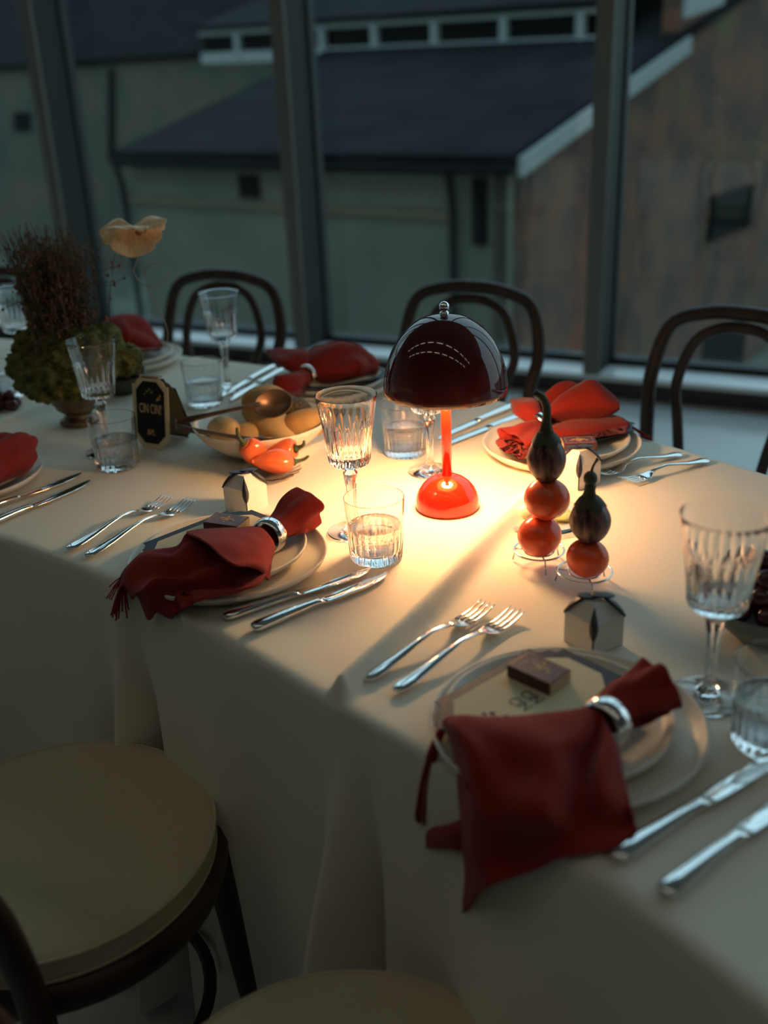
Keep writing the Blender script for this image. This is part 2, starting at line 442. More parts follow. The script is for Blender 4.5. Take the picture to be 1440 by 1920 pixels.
# ================================================================== outside
BC = Vector((1.60, 11.9, 0)); BA = rad(38)
BU = Vector((-math.cos(BA), math.sin(BA), 0)); BN = Vector((math.sin(BA), math.cos(BA), 0))   # along the facade to the left, away from us
EZ = 0.43; SL = 0.263
def bp(u, d, z): return BC + BU * u + BN * d + Vector((0, 0, z))
def on_facade(px, py):
    q = onplane(px, py, BC, BN) - BC; return q.dot(BU), q.z
def on_gable(px, py):
    q = onplane(px, py, BC, BU) - BC; return q.dot(BN), q.z
RN = (Vector((0, 0, 1)) - BN * SL).normalized()
def on_roof(px, py):
    q = onplane(px, py, BC + Vector((0, 0, EZ)), RN) - BC; return q.dot(BU), q.dot(BN)
def slabpts(quad, thick):
    quad = [Vector(q) for q in quad]; n = (quad[1] - quad[0]).cross(quad[2] - quad[0]).normalized() * thick
    k = len(quad); v = quad + [q + n for q in quad]
    return v, [tuple(range(k))[::-1], tuple(range(k, 2 * k))] + [(i, (i + 1) % k, k + (i + 1) % k, k + i) for i in range(k)]
struct(mesh('ground', *box(-60, 60, 7.5, 80, -4.2, -4.0), 'yard', smooth=False))
uL = on_facade(243, 300)[0]
house = thing('gabled_building', 'low gabled building with slate roof, pale rendered front and brick gable', 'building', bp(0, 0, -4.0))
def hpart(name, vf, m, parent=house, uv=None, smooth=False):
    o = mesh(name, [Vector(q) - house.location for q in vf[0]], vf[1], m, None, smooth, uv=uv); o.parent = parent; return o
hpart('front_wall', slabpts([bp(0, 0, -4), bp(uL, 0, -4), bp(uL, 0, EZ), bp(0, 0, EZ)], 0.3), 'render')
# brick gable wall (verge rises, then the taller block)
gq = [(0, -4), (12, -4), (12, 4.5), (4.55, 4.5), (4.5, EZ + 4.5 * SL), (0, EZ)]
vf = slabpts([bp(0, d, z) for d, z in gq], -0.25)
uvs = [(d, z) for d, z in gq] * 2
hpart('brick_gable', vf, 'brick', uv=uvs)
c0 = on_facade(965, 400)[0]
hpart('corner_pier', slabpts([bp(-0.02, -0.04, -4), bp(c0, -0.04, -4), bp(c0, -0.04, EZ - .02), bp(-0.02, -0.04, EZ - .02)], 0.1), 'render')
hpart('slate_roof', slabpts([bp(-0.12, -0.18, EZ - 0.18 * SL), bp(uL + 0.1, -0.18, EZ - 0.18 * SL), bp(uL + 0.1, 10, EZ + 10 * SL), bp(-0.12, 10, EZ + 10 * SL)], -0.12), 'slate')
hpart('eave_gutter', tube([bp(-0.1, -0.22, EZ - 0.09), bp(uL + 0.1, -0.22, EZ - 0.09)], 0.06, 8), 'pipe')
vb = [(-0.12, EZ - 0.12 * SL), (4.5, EZ + 4.5 * SL)]
hpart('bargeboard', slabpts([bp(-0.14, d, z + k) for (d, z), k in ((vb[0], -.13), (vb[1], -.13), (vb[1], 0.07), (vb[0], 0.07))], 0.06), 'board')
a = on_gable(1240, 18); b = on_gable(1312, -6)
hpart('bargeboard', slabpts([bp(-0.3, a[0], a[1] - .12), bp(-0.3, b[0], b[1] - .12), bp(-0.3, b[0], b[1] + .1), bp(-0.3, a[0], a[1] + .1)], 0.06), 'board')
# band of rooflights
def roof_pt(px, py): u, d = on_roof(px, py); return bp(u, d, EZ + d * SL)
RA, RB = roof_pt(378, 116), roof_pt(1160, 88); RD = (RB - RA); RDn = Vector((RD.y, -RD.x, 0)).normalized()
if RDn.dot(CAM - RA) < 0: RDn = -RDn
def bar(t0, t1, z0, z1, off=0.0, th=0.14):
    a, b = RA + RD * t0 + RDn * off, RA + RD * t1 + RDn * off; Z = Vector((0, 0, 1))
    q = [a + Z * z0, b + Z * z0, b + Z * z1, a + Z * z1]
    return [p for p in q] + [p - RDn * th for p in q], [(3, 2, 1, 0), (4, 5, 6, 7), (0, 1, 5, 4), (1, 2, 6, 5), (2, 3, 7, 6), (3, 0, 4, 7)]
rl = hpart('rooflight_band', bar(0, 1, -0.05, 0.50, -0.10, 0.3), 'darkwin')
hpart('sill_rail', bar(0, 1, -0.04, 0.16), 'board', rl)
hpart('head_rail', bar(0, 1, 0.46, 0.53), 'board', rl)
cp = [RA + Vector((0, 0, .56)) + RDn * .1, RB + Vector((0, 0, .56)) + RDn * .1, RB + BN * 7 + Vector((0, 0, 2.6)), RA + BN * 7 + Vector((0, 0, 2.6))]
hpart('canopy', slabpts(cp, 0.06), 'slate', rl)
for px in (470, 565, 660, 765, 875, 990, 1105):
    t = (px - 378) / (1160 - 378); hpart('post', bar(t - .007, t + .007, 0.05, 0.50, 0.02, 0.1), 'board', rl)
def wall_win(name, x0, y0, x1, y1, fn, parent, gable=False, m='darkwin', dep=0.05):
    (a0, z0), (a1, z1) = fn(x0, y0), fn(x1, y1)
    if gable: q = [bp(-dep, a, z) for a, z in ((a0, z0), (a1, z0), (a1, z1), (a0, z1))]
    else: q = [bp(a, -dep, z) for a, z in ((a0, z0), (a1, z0), (a1, z1), (a0, z1))]
    return hpart(name, slabpts(q, 0.05), m)
wall_win('window', 450, 327, 489, 371, on_facade, house)
wall_win('window', 888, 335, 915, 460, on_facade, house)
wall_win('window', 1330, 368, 1402, 424, on_gable, house, True)
wall_win('window', 1318, 636, 1388, 688, on_gable, house, True)
wall_win('facade_band', 245, 378, 850, 398, on_facade, house, m='wallband', dep=0.02)  # thin ochre band across the facade
for px, y0, y1 in ((857, 300, 640), (247, 300, 640)):
    u = on_facade(px, 400)[0]
    hpart('downpipe', tube([bp(u, -0.18, EZ - 0.1), bp(u, -0.12, EZ - 0.35), bp(u, -0.09, EZ - 0.6), bp(u, -0.09, -4)], 0.05, 8), 'pipe')
# second building further left and behind
L0 = bp(uL - 4, 10.4, 0)
def on_left(px, py): q = onplane(px, py, L0, BN); return q
annex = thing('rear_building', 'taller stained building with dark roof left behind the slate roof', 'building', (L0.x, L0.y, -4.0))
def apart(name, vf, m):
    o = mesh(name, [Vector(q) - annex.location for q in vf[0]], vf[1], m, None, False); o.parent = annex; return o
e0, e1 = on_left(860, 100), on_left(-420, 150); ez = on_left(200, 112).z
def lp(p, d, z): return Vector((p.x, p.y, 0)) + BN * d + Vector((0, 0, z))
apart('wall', slabpts([lp(e0, 0, -4), lp(e1, 0, -4), lp(e1, 0, ez), lp(e0, 0, ez)], 0.3), 'render2')
apart('roof', slabpts([lp(e0, -0.15, ez - .1), lp(e1, -0.15, ez - .1), lp(e1, 6, ez + 5), lp(e0, 6, ez + 5)], -0.15), 'slate')
for x0, y0, x1, y1 in ((28, 210, 58, 245), (205, 130, 216, 300)):
    q = [on_left(x0, y0), on_left(x1, y0), on_left(x1, y1), on_left(x0, y1)]
    apart('window', slabpts([p - BN * 0.06 for p in q], 0.05), 'darkwin')

# ================================================================== ceiling lights (seen as dashes mirrored in the lamp shade)
def led_bar(label, x, y, a):
    t = thing('strip_light', label, 'ceiling light', (x, y, HR - .06), a, 'strip lights on the dark ceiling')
    mesh('housing', *box(-0.42, 0.42, -0.03, 0.03, 0.02, 0.06), 'gasket', t, False)
    mesh('diffuser', *box(-0.41, 0.41, -0.025, 0.025, 0.0, 0.02), 'led', t, False)
    return t
led0 = None
lab = 'slim warm strip light in the rows mirrored on the dark lamp shade'
for off, n in ((-1.5, 11), (-3.0, 11)):
    for i in range(n):
        q = Vector((0.1, 1.43, 0)) + WU * ((i - (n - 1) / 2) * 1.25) + WN * off
        if led0 is None: led0 = led_bar(lab, q.x, q.y, math.atan2(WU.y, WU.x))
        else: dup(led0, (q.x, q.y, HR - .06), math.atan2(WU.y, WU.x), lab)

# ================================================================== table and cloth
NEAR = [(-1.6, 1.80), (-1.2, 1.70), (-.84, 1.545), (-.576, 1.389), (-.368, 1.229), (-.221, 1.086), (-.054, .907), (.065, .779), (.255, .514), (.40, .27), (.52, 0.0)]
FAR = [(-1.35, 2.87), (-.88, 2.65), (-.42, 2.405), (-.05, 2.17), (.223, 1.972), (.445, 1.722), (.628, 1.48), (.755, 1.275), (.96, .97), (1.13, .70), (1.30, .40)]
NS = 660
nearL = spline([(x, y, 0) for x, y in NEAR], NS); farL = spline([(x, y, 0) for x, y in FAR], NS)
tb = thing('banquet_table', 'long curved banquet table hidden under the cream cloth', 'table', (0, 1.6, 0))
step = NS // 22
ins = [(nearL[i] + (farL[i] - nearL[i]).normalized() * 0.03) for i in range(0, NS + 1, step)]
ins2 = [(farL[i] + (nearL[i] - farL[i]).normalized() * 0.03) for i in range(0, NS + 1, step)]
poly = [(p.x, p.y - 1.6) for p in ins] + [(p.x, p.y - 1.6) for p in reversed(ins2)]
mesh('tabletop', *prism(poly, 0.715, 0.741), 'table', tb, False)
for k in (1, 8, 15, 21):
    for L_ in (ins, ins2):
        q = L_[k] + ((ins2[k] if L_ is ins else ins[k]) - L_[k]).normalized() * 0.08
        mesh('leg', *box(q.x - .025, q.x + .025, q.y - 1.625, q.y - 1.575, 0, 0.715), 'table', tb, False)

CREASE = [((-.06, .918), (.047, 1.096), (.19, 1.375), (.34, 1.62)), ((-.165, 1.62), (-.14, 1.69), (-.096, 1.747), (.0, 1.88)), ((-.80, 1.83), (-.755, 1.929), (-.674, 2.059), (-.55, 2.26))]
CR = [spline([(x, y, 0) for x, y in c], 24) for c in CREASE]
def smooth01(x): x = max(0, min(1, x)); return x * x * (3 - 2 * x)
def top_h(x, y):
    h = 0.0; p = Vector((x, y, 0))
    for ci, c in enumerate(CR):
        if (p - c[12]).length > 0.62: continue
        if min((p - c[k]).length for k in (0, 4, 8, 12, 16, 20, 24)) > 0.11: continue
        bd = 9; bi = 0; sd = 0
        for i in range(0, len(c) - 1):
            d = (p - c[i]); dl = d.length
            if dl < bd:
                bd = dl; bi = i; t = (c[i + 1] - c[i]).normalized(); sd = t.x * d.y - t.y * d.x; al = abs(t.dot(d))
        if (bi == 0 or bi >= len(c) - 2) and al > 0.02: continue
        amp = (0.024, 0.010, 0.014)[ci]; s = bi / 24
        amp *= (1 - 0.9 * smooth01((s - 0.62) / 0.35)) if ci == 0 else 1
        wd = (0.009 + 0.014 * s) if ci == 0 else 0.012
        h += amp * math.exp(-(sd / wd) ** 2)
    h += 0.0012 * (noise.noise(Vector((x * 7, y * 4, 3))) + 0.4)
    return h
def near_u(x, y):
    return min(range(NS + 1), key=lambda i: (nearL[i].x - x) ** 2 + (nearL[i].y - y) ** 2) / NS
u1, u2 = near_u(-.054, .907), near_u(-.368, 1.229)
def folds(u, near):
    s = 0.06 * math.sin(u * 70) + 0.10 * math.sin(u * 31 + 1)
    if near:
        for uc, wd, am in ((u1, 0.008, 1.2), (u1 + 0.022, 0.012, -0.9), (u2, 0.007, 0.75), (u2 + 0.018, 0.010, -1.0), (u2 - 0.02, 0.012, -.4), (u1 + 0.12, 0.02, 0.7), ((u1 + u2) / 2, 0.015, 0.4), (u2 - 0.13, 0.015, 0.9)):
            s += am * math.exp(-((u - uc) / wd) ** 2)
    return s
v = []; f = []
NT = 110; ND = 34
zs = [1 - i / ND for i in range(ND + 1)]
for i in range(NS + 1):
    u = i / NS; a = nearL[i]; b = farL[i]
    row = []
    out = (a - b).normalized(); outf = -out
    Rr = 0.010
    for k in range(ND, -1, -1):            # near drop, hem up to the edge
        dz = k / ND; z = (TZ - Rr) * (1 - dz) + 0.012 * dz
        o = 0.004 + 0.07 * folds(u, True) * smooth01(dz * 1.6) + 0.022 * dz + 0.004 * noise.noise(Vector((u * 22, dz * 2, 1)))
        row.append(Vector((a.x, a.y, z)) + out * (o + Rr * 0.2))
    for t in (0.35, 0.7):
        an = t * PI / 2; row.append(Vector((a.x, a.y, TZ - Rr + Rr * math.sin(an))) + out * (Rr * math.cos(an) - Rr * 0.4))
    for k in range(NT + 1):
        t = k / NT; p = a.lerp(b, 0.012 + t * 0.976); row.append(Vector((p.x, p.y, TZ + top_h(p.x, p.y))))
    for t in (0.7, 0.35):
        an = t * PI / 2; row.append(Vector((b.x, b.y, TZ - Rr + Rr * math.sin(an))) + outf * (Rr * math.cos(an) - Rr * 0.4))
    for k in range(ND + 1):
        dz = k / ND; z = (TZ - Rr) * (1 - dz) + 0.012 * dz
        o = 0.004 + 0.02 * folds(u, False) * smooth01(dz * 1.6) + 0.02 * dz
        row.append(Vector((b.x, b.y, z)) + outf * (o + Rr * 0.2))
    v += row; W = len(row)
for i in range(NS):
    for j in range(W - 1): f.append((i * W + j, (i + 1) * W + j, (i + 1) * W + j + 1, i * W + j + 1))
cl = mesh('tablecloth', v, f, 'cloth'); tag(cl, 'cream linen tablecloth draped to the floor over the long curved table', 'tablecloth')


# ================================================================== bentwood chairs
def bent_chair(label, loc, rz, H=0.856):
    """local +y points to the table, back at -y"""
    t = thing('bentwood_chair', label, 'chair', loc, rz, 'bentwood chairs around the table')
    SH = 0.445
    ring = [(0.198 * math.cos(a), 0.198 * math.sin(a), SH) for a in [2 * PI * i / 48 for i in range(48)]]
    g = G(); g.add(lathe([(0, SH - .012), (0.19, SH - .022), (0.205, SH - .02), (0.212, SH), (0.205, SH + .018), (0.19, SH + .02), (0, SH + .012)], 48))
    g.out('seat', 'wood', t)
    cush = mesh('cushion', *lathe([(0, SH + .012), (0.18, SH + .014), (0.196, SH + .020), (0.1985, SH + .03), (0.1995, SH + .05), (0.200, SH + .0535), (0.1975, SH + .0555), (0.185, SH + .059), (0.13, SH + .063), (0, SH + .064)], 64), 'cushion', t)
    g = G()
    for zz, rr in ((SH + .0545, .2005), (SH + .024, .1985)):
        g.add(tube([(rr * math.cos(2 * PI * i / 64), rr * math.sin(2 * PI * i / 64), zz) for i in range(64)], 0.0022, 6, True))
    g.out('piping', 'cushion', cush)
    for s in (-1, 1):
        mesh('leg', *tube(spline([(s * .135, .138, SH - .015), (s * .150, .146, .25), (s * .170, .158, 0.0)], 10), [0.019 - 0.0006 * i for i in range(11)], 12), 'wood', t)
    # hind legs run up into the outer hoop
    mesh('back_hoop', *tube(spline([(-.165, -.225, 0), (-.165, -.19, .25), (-.168, -.175, .45), (-.186, -.20, .62), (-.194, -.23, H - .15), (-.165, -.25, H - .045), (-.085, -.258, H - .012), (0, -.26, H - .005), (.085, -.258, H - .012), (.165, -.25, H - .045), (.194, -.23, H - .15), (.186, -.20, .62), (.168, -.175, .45), (.165, -.19, .25), (.165, -.225, 0)], 84), 0.0165, 12), 'wood', t)
    mesh('inner_hoop', *tube(spline([(-.085, -.185, SH), (-.11, -.20, .60), (-.13, -.225, H - .17), (-.10, -.24, H - .075), (-.05, -.25, H - .042), (0, -.252, H - .036), (.05, -.25, H - .042), (.10, -.24, H - .075), (.13, -.225, H - .17), (.11, -.20, .60), (.085, -.185, SH)], 60), 0.0125, 12), 'wood', t)
    mesh('leg_hoop', *tube([(0.165 * math.cos(2 * PI * i / 40), 0.165 * math.sin(2 * PI * i / 40), 0.22) for i in range(40)], 0.009, 8, True), 'wood', t)
    for s in (-1, 1):
        for q in (-1, 1):
            mesh('seat_brace', *tube(spline([(s * .145, q * .16, .27), (s * .12, q * .135, .36), (s * .07, q * .10, SH - .022)], 12), 0.008, 8), 'wood', t)
    return t
def face(nx, ny): return math.atan2(ny, nx) - PI / 2
ch = bent_chair('bentwood chair with cream cushion nearest us, tucked under the left cloth fold', (-.431, 1.010, 0), face(.545, .84))
dup(ch, (-.06, .585, 0), face(.78, .62), 'cream cushioned bentwood chair cut by the bottom of the frame')
def far_chair(hx, hy, n, label):
    n = Vector((n[0], n[1], 0)).normalized(); c = Vector((hx, hy, 0)) - n * 0.25
    dup(ch, (c.x, c.y, 0), face(-n.x, -n.y), label)
far_chair(-.435, 2.955, (.44, .9), 'dark bentwood chair back behind the crystal goblet and bread bowl')
far_chair(.252, 2.615, (.52, .85), 'dark bentwood chair back right behind the glowing table lamp')
far_chair(.80, 2.18, (.66, .75), 'dark bentwood chair back by the right mullion beyond the pair of forks')
far_chair(-1.16, 3.20, (.42, .9), 'dark bentwood chair mostly hidden behind the dried flower arrangement')

# ================================================================== table lamp
LP = at(839, 950, 0.001)
lamp = thing('table_lamp', 'orange-red mushroom table lamp with glossy dark maroon dome shade', 'lamp', LP)
br = 0.0485
mesh('base', *lathe([(0, 0), (br - .001, 0), (br, .003), (br, .008)] + [(br * math.cos(a), .008 + 0.045 * math.sin(a)) for a in [rad(q) for q in range(8, 88, 8)]] + [(0, .053)], 64), 'orange', lamp)
mesh('stem', *lathe([(0, .045), (.0075, .045), (.0075, .205), (0, .205)], 24), 'orange', lamp)
R0 = 0.0905; zb = 0.183; zt = 0.296
dome = [(R0 * math.cos(a) ** 0.92, zb + (zt - zb) * math.sin(a)) for a in [rad(q) for q in range(0, 90, 4)]] + [(0.0, zt)]
dome_in = [(0, zt - .004)] + [((R0 - .003) * math.cos(a) ** 0.92, zb + (zt - zb - .004) * math.sin(a)) for a in [rad(q) for q in range(88, -1, -4)]]
sh = mesh('shade', *lathe([(R0 - .003, zb)] + dome, 96), 'maroon', lamp)
mesh('shade_lining', *lathe(dome_in, 96), 'shade_in', sh)
mesh('finial', *lathe([(0, zt - .004), (.0065, zt - .004), (.0065, zt + .003), (.004, zt + .004)] + [(.0075 * math.sin(rad(q)), zt + .0105 - .0075 * math.cos(rad(q))) for q in range(30, 180, 15)] + [(0, zt + .018)], 24), 'chrome', lamp)
mesh('diffuser', *lathe([(.050 * math.sin(rad(q)), zb + .024 - .032 * math.cos(rad(q))) for q in range(22, 96, 8)], 48), 'glow', lamp)
mesh('collar', *lathe([(.0075, zb - .0105), (.019, zb - .0085), (.020, zb - .0065), (.019, zb - .004), (.0075, zb - .004)], 32), 'orange', lamp)

# ================================================================== glassware
def flute(n, z0, z1, amp):
    def fn(r, z, a):
        w = smooth01((z - z0) / 0.004) * smooth01((z1 - z) / 0.012)
        return -amp * w * abs(math.sin(a * n / 2)) if r > 0.012 else 0
    return fn
def goblet(label, loc):
    t = thing('crystal_goblet', label, 'wine glass', loc, 0, 'cut crystal goblets')
    foot = [(0, 0), (.037, 0), (.0378, .0012), (.037, .0026), (.024, .0042), (.013, .008), (.0078, .014), (.0058, .024), (.0056, .042), (.0072, .07), (.0098, .088), (.0108, .0925), (.0088, .096), (.0062, .0985), (.0075, .1025), (.016, .1045)]
    mesh('stem', *lathe(foot + [(0, .1046)], 48, lambda r, z, a: (-.0009 * abs(math.sin(a * 4)) if .02 < z < .094 else 0)), 'crystal', t)
    outer = [(0, .1047), (.018, .1050), (.0275, .1075), (.0300, .112), (.0306, .118), (.0322, .132), (.0342, .148), (.0362, .163), (.0375, .172), (.0392, .183), (.0418, .199), (.0435, .2075)]
    inner = [(.0428, .2079), (.0424, .2072), (.0407, .199), (.0380, .183), (.0350, .163), (.0330, .148), (.0310, .132), (.0290, .122), (.020, .1175), (0, .1165)]
    fl = flute(20, .106, .176, .0016)
    mesh('bowl', *lathe(outer + inner, 120, lambda r, z, a: fl(r, z, a) if any(abs(r - q[0]) < 1e-7 and abs(z - q[1]) < 1e-7 for q in outer) else 0), 'crystal', t)
    return t
def tumbler(label, loc, level=0.047, water=True):
    t = thing('cut_glass_tumbler', label, 'water glass', loc, 0, 'cut glass water tumblers')
    outer = [(0, .0005), (.030, 0), (.0345, .001), (.0366, .004), (.0368, .010), (.0374, .022), (.0382, .038), (.0388, .048), (.0392, .056), (.0402, .074), (.0412, .0905)]
    inner = [(.0408, .0912), (.0402, .0905), (.0391, .074), (.0379, .056), (.0368, .038), (.0356, .022), (.0342, .0155), (.030, .013), (0, .0125)]
    fl = flute(24, .002, .056, .0013)
    mesh('glass', *lathe(outer + inner, 144, lambda r, z, a: fl(r, z, a) if any(abs(r - q[0]) < 1e-7 and abs(z - q[1]) < 1e-7 for q in outer) else 0), 'crystal', t)
    if water:
        mesh('water', *lathe([(0, .0128), (.030, .0133), (.0340, .0158), (.0354, .022), (.0366, .038), (.0371, level), (.0360, level - .0006), (0, level - .0006)], 64), 'water', t)
    return t
g1 = goblet('crystal goblet left of the lamp, above the front water tumbler', at(663, 997, .001))
GL = [((807, 884), 'crystal goblet standing right behind the orange lamp stem'), ((202, 848), 'empty crystal goblet in front of the urn, behind the left tumbler'),
      ((428, 728), 'crystal goblet behind the bread tongs, in front of the far chair'), ((48, 706), 'crystal goblet at the left edge behind the dried flowers'), ((1327, 1306), 'blurred crystal goblet at the right edge beyond the favour box')]
for (px, py), l in GL: dup(g1, at(px, py, .001), random.random(), l)
t1 = tumbler('water tumbler in front of the left goblet, beside the two knives', at(706, 1045, .001), .050)
TL = [((760, 850), 'half full water tumbler left of the lamp stem, behind the goblet'), ((222, 874), 'water tumbler beside the black table sign'), ((385, 757), 'pale tumbler behind the black sign, beside a goblet stem'),
      ((28, 739), 'tumbler at the left edge behind the plant moss'), ((1443, 1392), 'tumbler cut by the right edge beside a goblet foot')]
for (px, py), l in TL: dup(t1, at(px, py, .001), random.random(), l)

# ================================================================== plates
def plate(name, label, loc, R, H, group):
    k = R
    t = tag(mesh(name, *lathe([(0, 0), (k * .62, 0), (k * .66, .001), (k * .90, .005), (k * .985, H * .7), (k, H - .001), (k - .0015, H + .0004), (k - .0035, H - .001), (k * .965 - .003, H * .72), (k * .88, .0085), (k * .6, .006), (0, .006)], 96), 'plate', loc=loc), label, 'plate', group)
    return t
PS = [  # setting, centre px of the big plate, height above the cloth
    ('P1', at(428, 1040, .02)), ('P2', at(1062, 1352, .02)), ('P3', at(1052, 828, .02)), ('P4', at(620, 715, .02)), ('P5', at(235, 668, .02)), ('P6', at(-75, 890, .02))]
PL = {'P1': 'by the left front water tumbler', 'P2': 'under the front right napkin hanging over the edge', 'P3': 'at the far right behind the stacked tomatoes', 'P4': 'at the far side left of the lamp shade', 'P5': 'at the far side behind the dried flowers', 'P6': 'at the left edge of the table'}
POS = {}
bigp = smallp = None
for k, p in PS:
    loc = Vector((p.x, p.y, TZ + .0025)); POS[k] = loc
    lb = 'large cream dinner plate ' + PL[k]; ls = 'small cream plate on the dinner plate ' + PL[k]
    off = {'P1': (-.006, .012), 'P2': (-.008, .006), 'P3': (.004, .004)}.get(k, (0, .003))
    l2 = loc + Vector((off[0], off[1], .0085))
    if bigp is None:
        bigp = plate('dinner_plate', lb, loc, .135, .021, 'large dinner plates'); smallp = plate('salad_plate', ls, l2, .113, .018, 'small plates')
    else:
        dup(bigp, loc, 0, lb); dup(smallp, l2, 0, ls)
ZP = .75 + .0025 + .0085 + .0068     # upper face of the small plate

# ================================================================== cutlery
def loft(secs, n=12):
    """secs: (x, yc, halfwidth, z, halfthick)"""
    v = []; f = []
    for x, yc, wd, z, th in secs:
        for k in range(n):
            a = 2 * PI * k / n; c, s = math.cos(a), math.sin(a)
            v.append((x, yc + wd * math.copysign(abs(c) ** .8, c), z + th * math.copysign(abs(s) ** .8, s)))
    for i in range(len(secs) - 1):
        for k in range(n):
            k2 = (k + 1) % n; f.append((i * n + k, (i + 1) * n + k, (i + 1) * n + k2, i * n + k2))
    f.append(tuple(range(n))); f.append(tuple((len(secs) - 1) * n + k for k in range(n))[::-1])
    return v, f
def table_fork(label, loc, rz):
    t = thing('table_fork', label, 'fork', loc, rz, 'silver forks laid on the cloth')
    mesh('handle', *loft([(0, 0, .002, .004, .001), (.003, 0, .007, .0042, .0018), (.010, 0, .0098, .0045, .0022), (.025, 0, .0092, .005, .0024), (.05, 0, .0066, .007, .0024), (.08, 0, .0042, .0115, .0022), (.105, 0, .0030, .0145, .002), (.125, 0, .0030, .0128, .002), (.137, 0, .0042, .0098, .0017)]), 'silver', t)
    mesh('head', *loft([(.134, 0, .0036, .0104, .0018), (.140, 0, .0065, .0088, .0015), (.146, 0, .0100, .0065, .0013), (.153, 0, .0122, .0048, .0012), (.160, 0, .0126, .0042, .0012)], 16), 'silver', t)
    for y in (-.0105, -.0035, .0035, .0105):
        mesh('tine', *loft([(.157, y, .0021, .0044, .0012), (.170, y, .0019, .0040, .0012), (.185, y, .0017, .0055, .0011), (.196, y, .0014, .0085, .001), (.203, y, .0006, .011, .0006)], 8), 'silver', t)
    return t
def table_knife(label, loc, rz):
    t = thing('table_knife', label, 'knife', loc, rz, 'silver knives laid on the cloth')
    mesh('handle', *loft([(0, 0, .003, .0055, .002), (.002, 0, .0072, .0055, .0042), (.008, 0, .0092, .0058, .0054), (.02, 0, .0090, .0058, .0055), (.05, 0, .0078, .0058, .0052), (.08, 0, .0066, .0058, .0048), (.098, 0, .0060, .0058, .0042), (.104, 0, .0075, .0058, .0036), (.109, 0, .0078, .0055, .002)], 16), 'silver', t)
    mesh('blade', *loft([(.105, 0, .0074, .0050, .0013), (.115, -.0003, .0090, .0046, .0011), (.14, -.001, .0098, .0042, .001), (.18, -.001, .0098, .004, .0009), (.20, .0005, .0088, .004, .0008), (.215, .003, .0060, .004, .0007), (.223, .0055, .0028, .004, .0005), (.226, .007, .0006, .004, .0003)], 8), 'silver', t)
    return t
def lay(fn, proto, a, b, L, label, flip=1):
    A, B = at(*a), at(*b); d = B - A; m = (A + B) / 2; rz = math.atan2(d.y, d.x); d.z = 0; d.normalize()
    sc = max(.9, min(1.08, (B - A).length / L)); p = m - d * (L * sc / 2); p.z = TZ + .0022
    o = fn(label, p, rz) if proto is None else dup(proto, p, rz, label)
    o.scale = (sc, 1, 1)
    if flip < 0: o.scale = (sc, -1, 1)
    return o
fk = None
FK = [((128, 1037), (318, 942), 'outer fork left of the napkin plate by the front tumbler'), ((153, 1055), (368, 944), 'inner fork touching the plate by the front tumbler'),
      ((684, 1283), (915, 1146), 'left of the two blurred forks at the front plate'), ((732, 1310), (978, 1154), 'right of the two blurred forks beside the front plate'),
      ((1273, 858), (1120, 897), 'fork nearest the far right plate, tines toward the tomatoes'), ((1318, 871), (1178, 909), 'outermost fork at the far right, farthest from the plate')]
for a, b, l in FK:
    o = lay(table_fork, fk, a, b, .203, l); fk = fk or o
kn = None
KN = [((420, 1166), (700, 1076), 'upper of two knives below the front water tumbler'), ((474, 1188), (732, 1083), 'lower of two knives below the front water tumbler'),
      ((1150, 1622), (1480, 1410), 'blurred knife with its handle end under the front napkin'), ((1240, 1690), (1530, 1462), 'blurred knife at the bottom right, outer of the pair'),
      ((962, 766), (816, 829), 'upper knife on the far cloth right of the lamp stem'), ((985, 782), (836, 838), 'lower knife beside the far right dinner plate'),
      ((520, 688), (405, 752), 'bluish knife behind the bread, left of its pair'), ((532, 697), (428, 756), 'bluish knife behind the bread, nearer the far napkin'),
      ((-90, 985), (160, 893), 'upper dark bladed knife at the left edge'), ((-70, 1012), (185, 903), 'lower dark bladed knife at the left edge')]
for a, b, l in KN:
    o = lay(table_knife, kn, a, b, .226, l, -1 if False else 1); kn = kn or o

# ================================================================== cards, matchboxes, favour boxes
def notched(w, h, n):
    """ticket outline with stepped, scalloped corners"""
    q = []
    c = [(n, 0), (n * 1.0, n * .34), (n * .82, n * .46), (n * .66, n * .50), (n * .60, n * .66), (n * .48, n * .84), (n * .34, n), (0, n)]
    for sx, sy, rev in ((1, 1, 0), (-1, 1, 1), (-1, -1, 0), (1, -1, 1)):
        pts = [(sx * (w / 2 - x), sy * (h / 2 - y)) for x, y in c]
        q += pts[::-1] if rev == 0 else pts
    return q
def octo(w, h, n):
    return [(w / 2, h / 2 - n), (w / 2 - n, h / 2), (-w / 2 + n, h / 2), (-w / 2, h / 2 - n), (-w / 2, -h / 2 + n), (-w / 2 + n, -h / 2), (w / 2 - n, -h / 2), (w / 2, -h / 2 + n)]
def menu_card(label, loc, rz, txt):
    t = thing('menu_card', label, 'menu card', loc, rz, 'menu cards on the plates')
    mesh('border', *prism(notched(.128, .196, .026), 0, .0010), 'navy', t, False)
    mesh('cream_panel', *prism(octo(.104, .172, .030), .0010, .0014), 'card', t, False)
    text_mesh('lettering', txt, .019, 'navy', t, (TXT[0], TXT[1], .0016), (0, 0, 0), .75)
    g = G()
    for x, y, r in ((0, -.05, .006), (-.009, -.046, .004), (.009, -.047, .004), (-.014, -.052, .003), (.015, -.053, .003), (.004, -.040, .003)):
        g.add(xf(prism([(r * math.cos(q * PI / 3), r * math.sin(q * PI / 3) * .8) for q in range(6)], .0014, .0017), (x, y, 0)))
    g.out('ornament', 'navy', t, False)
    return t
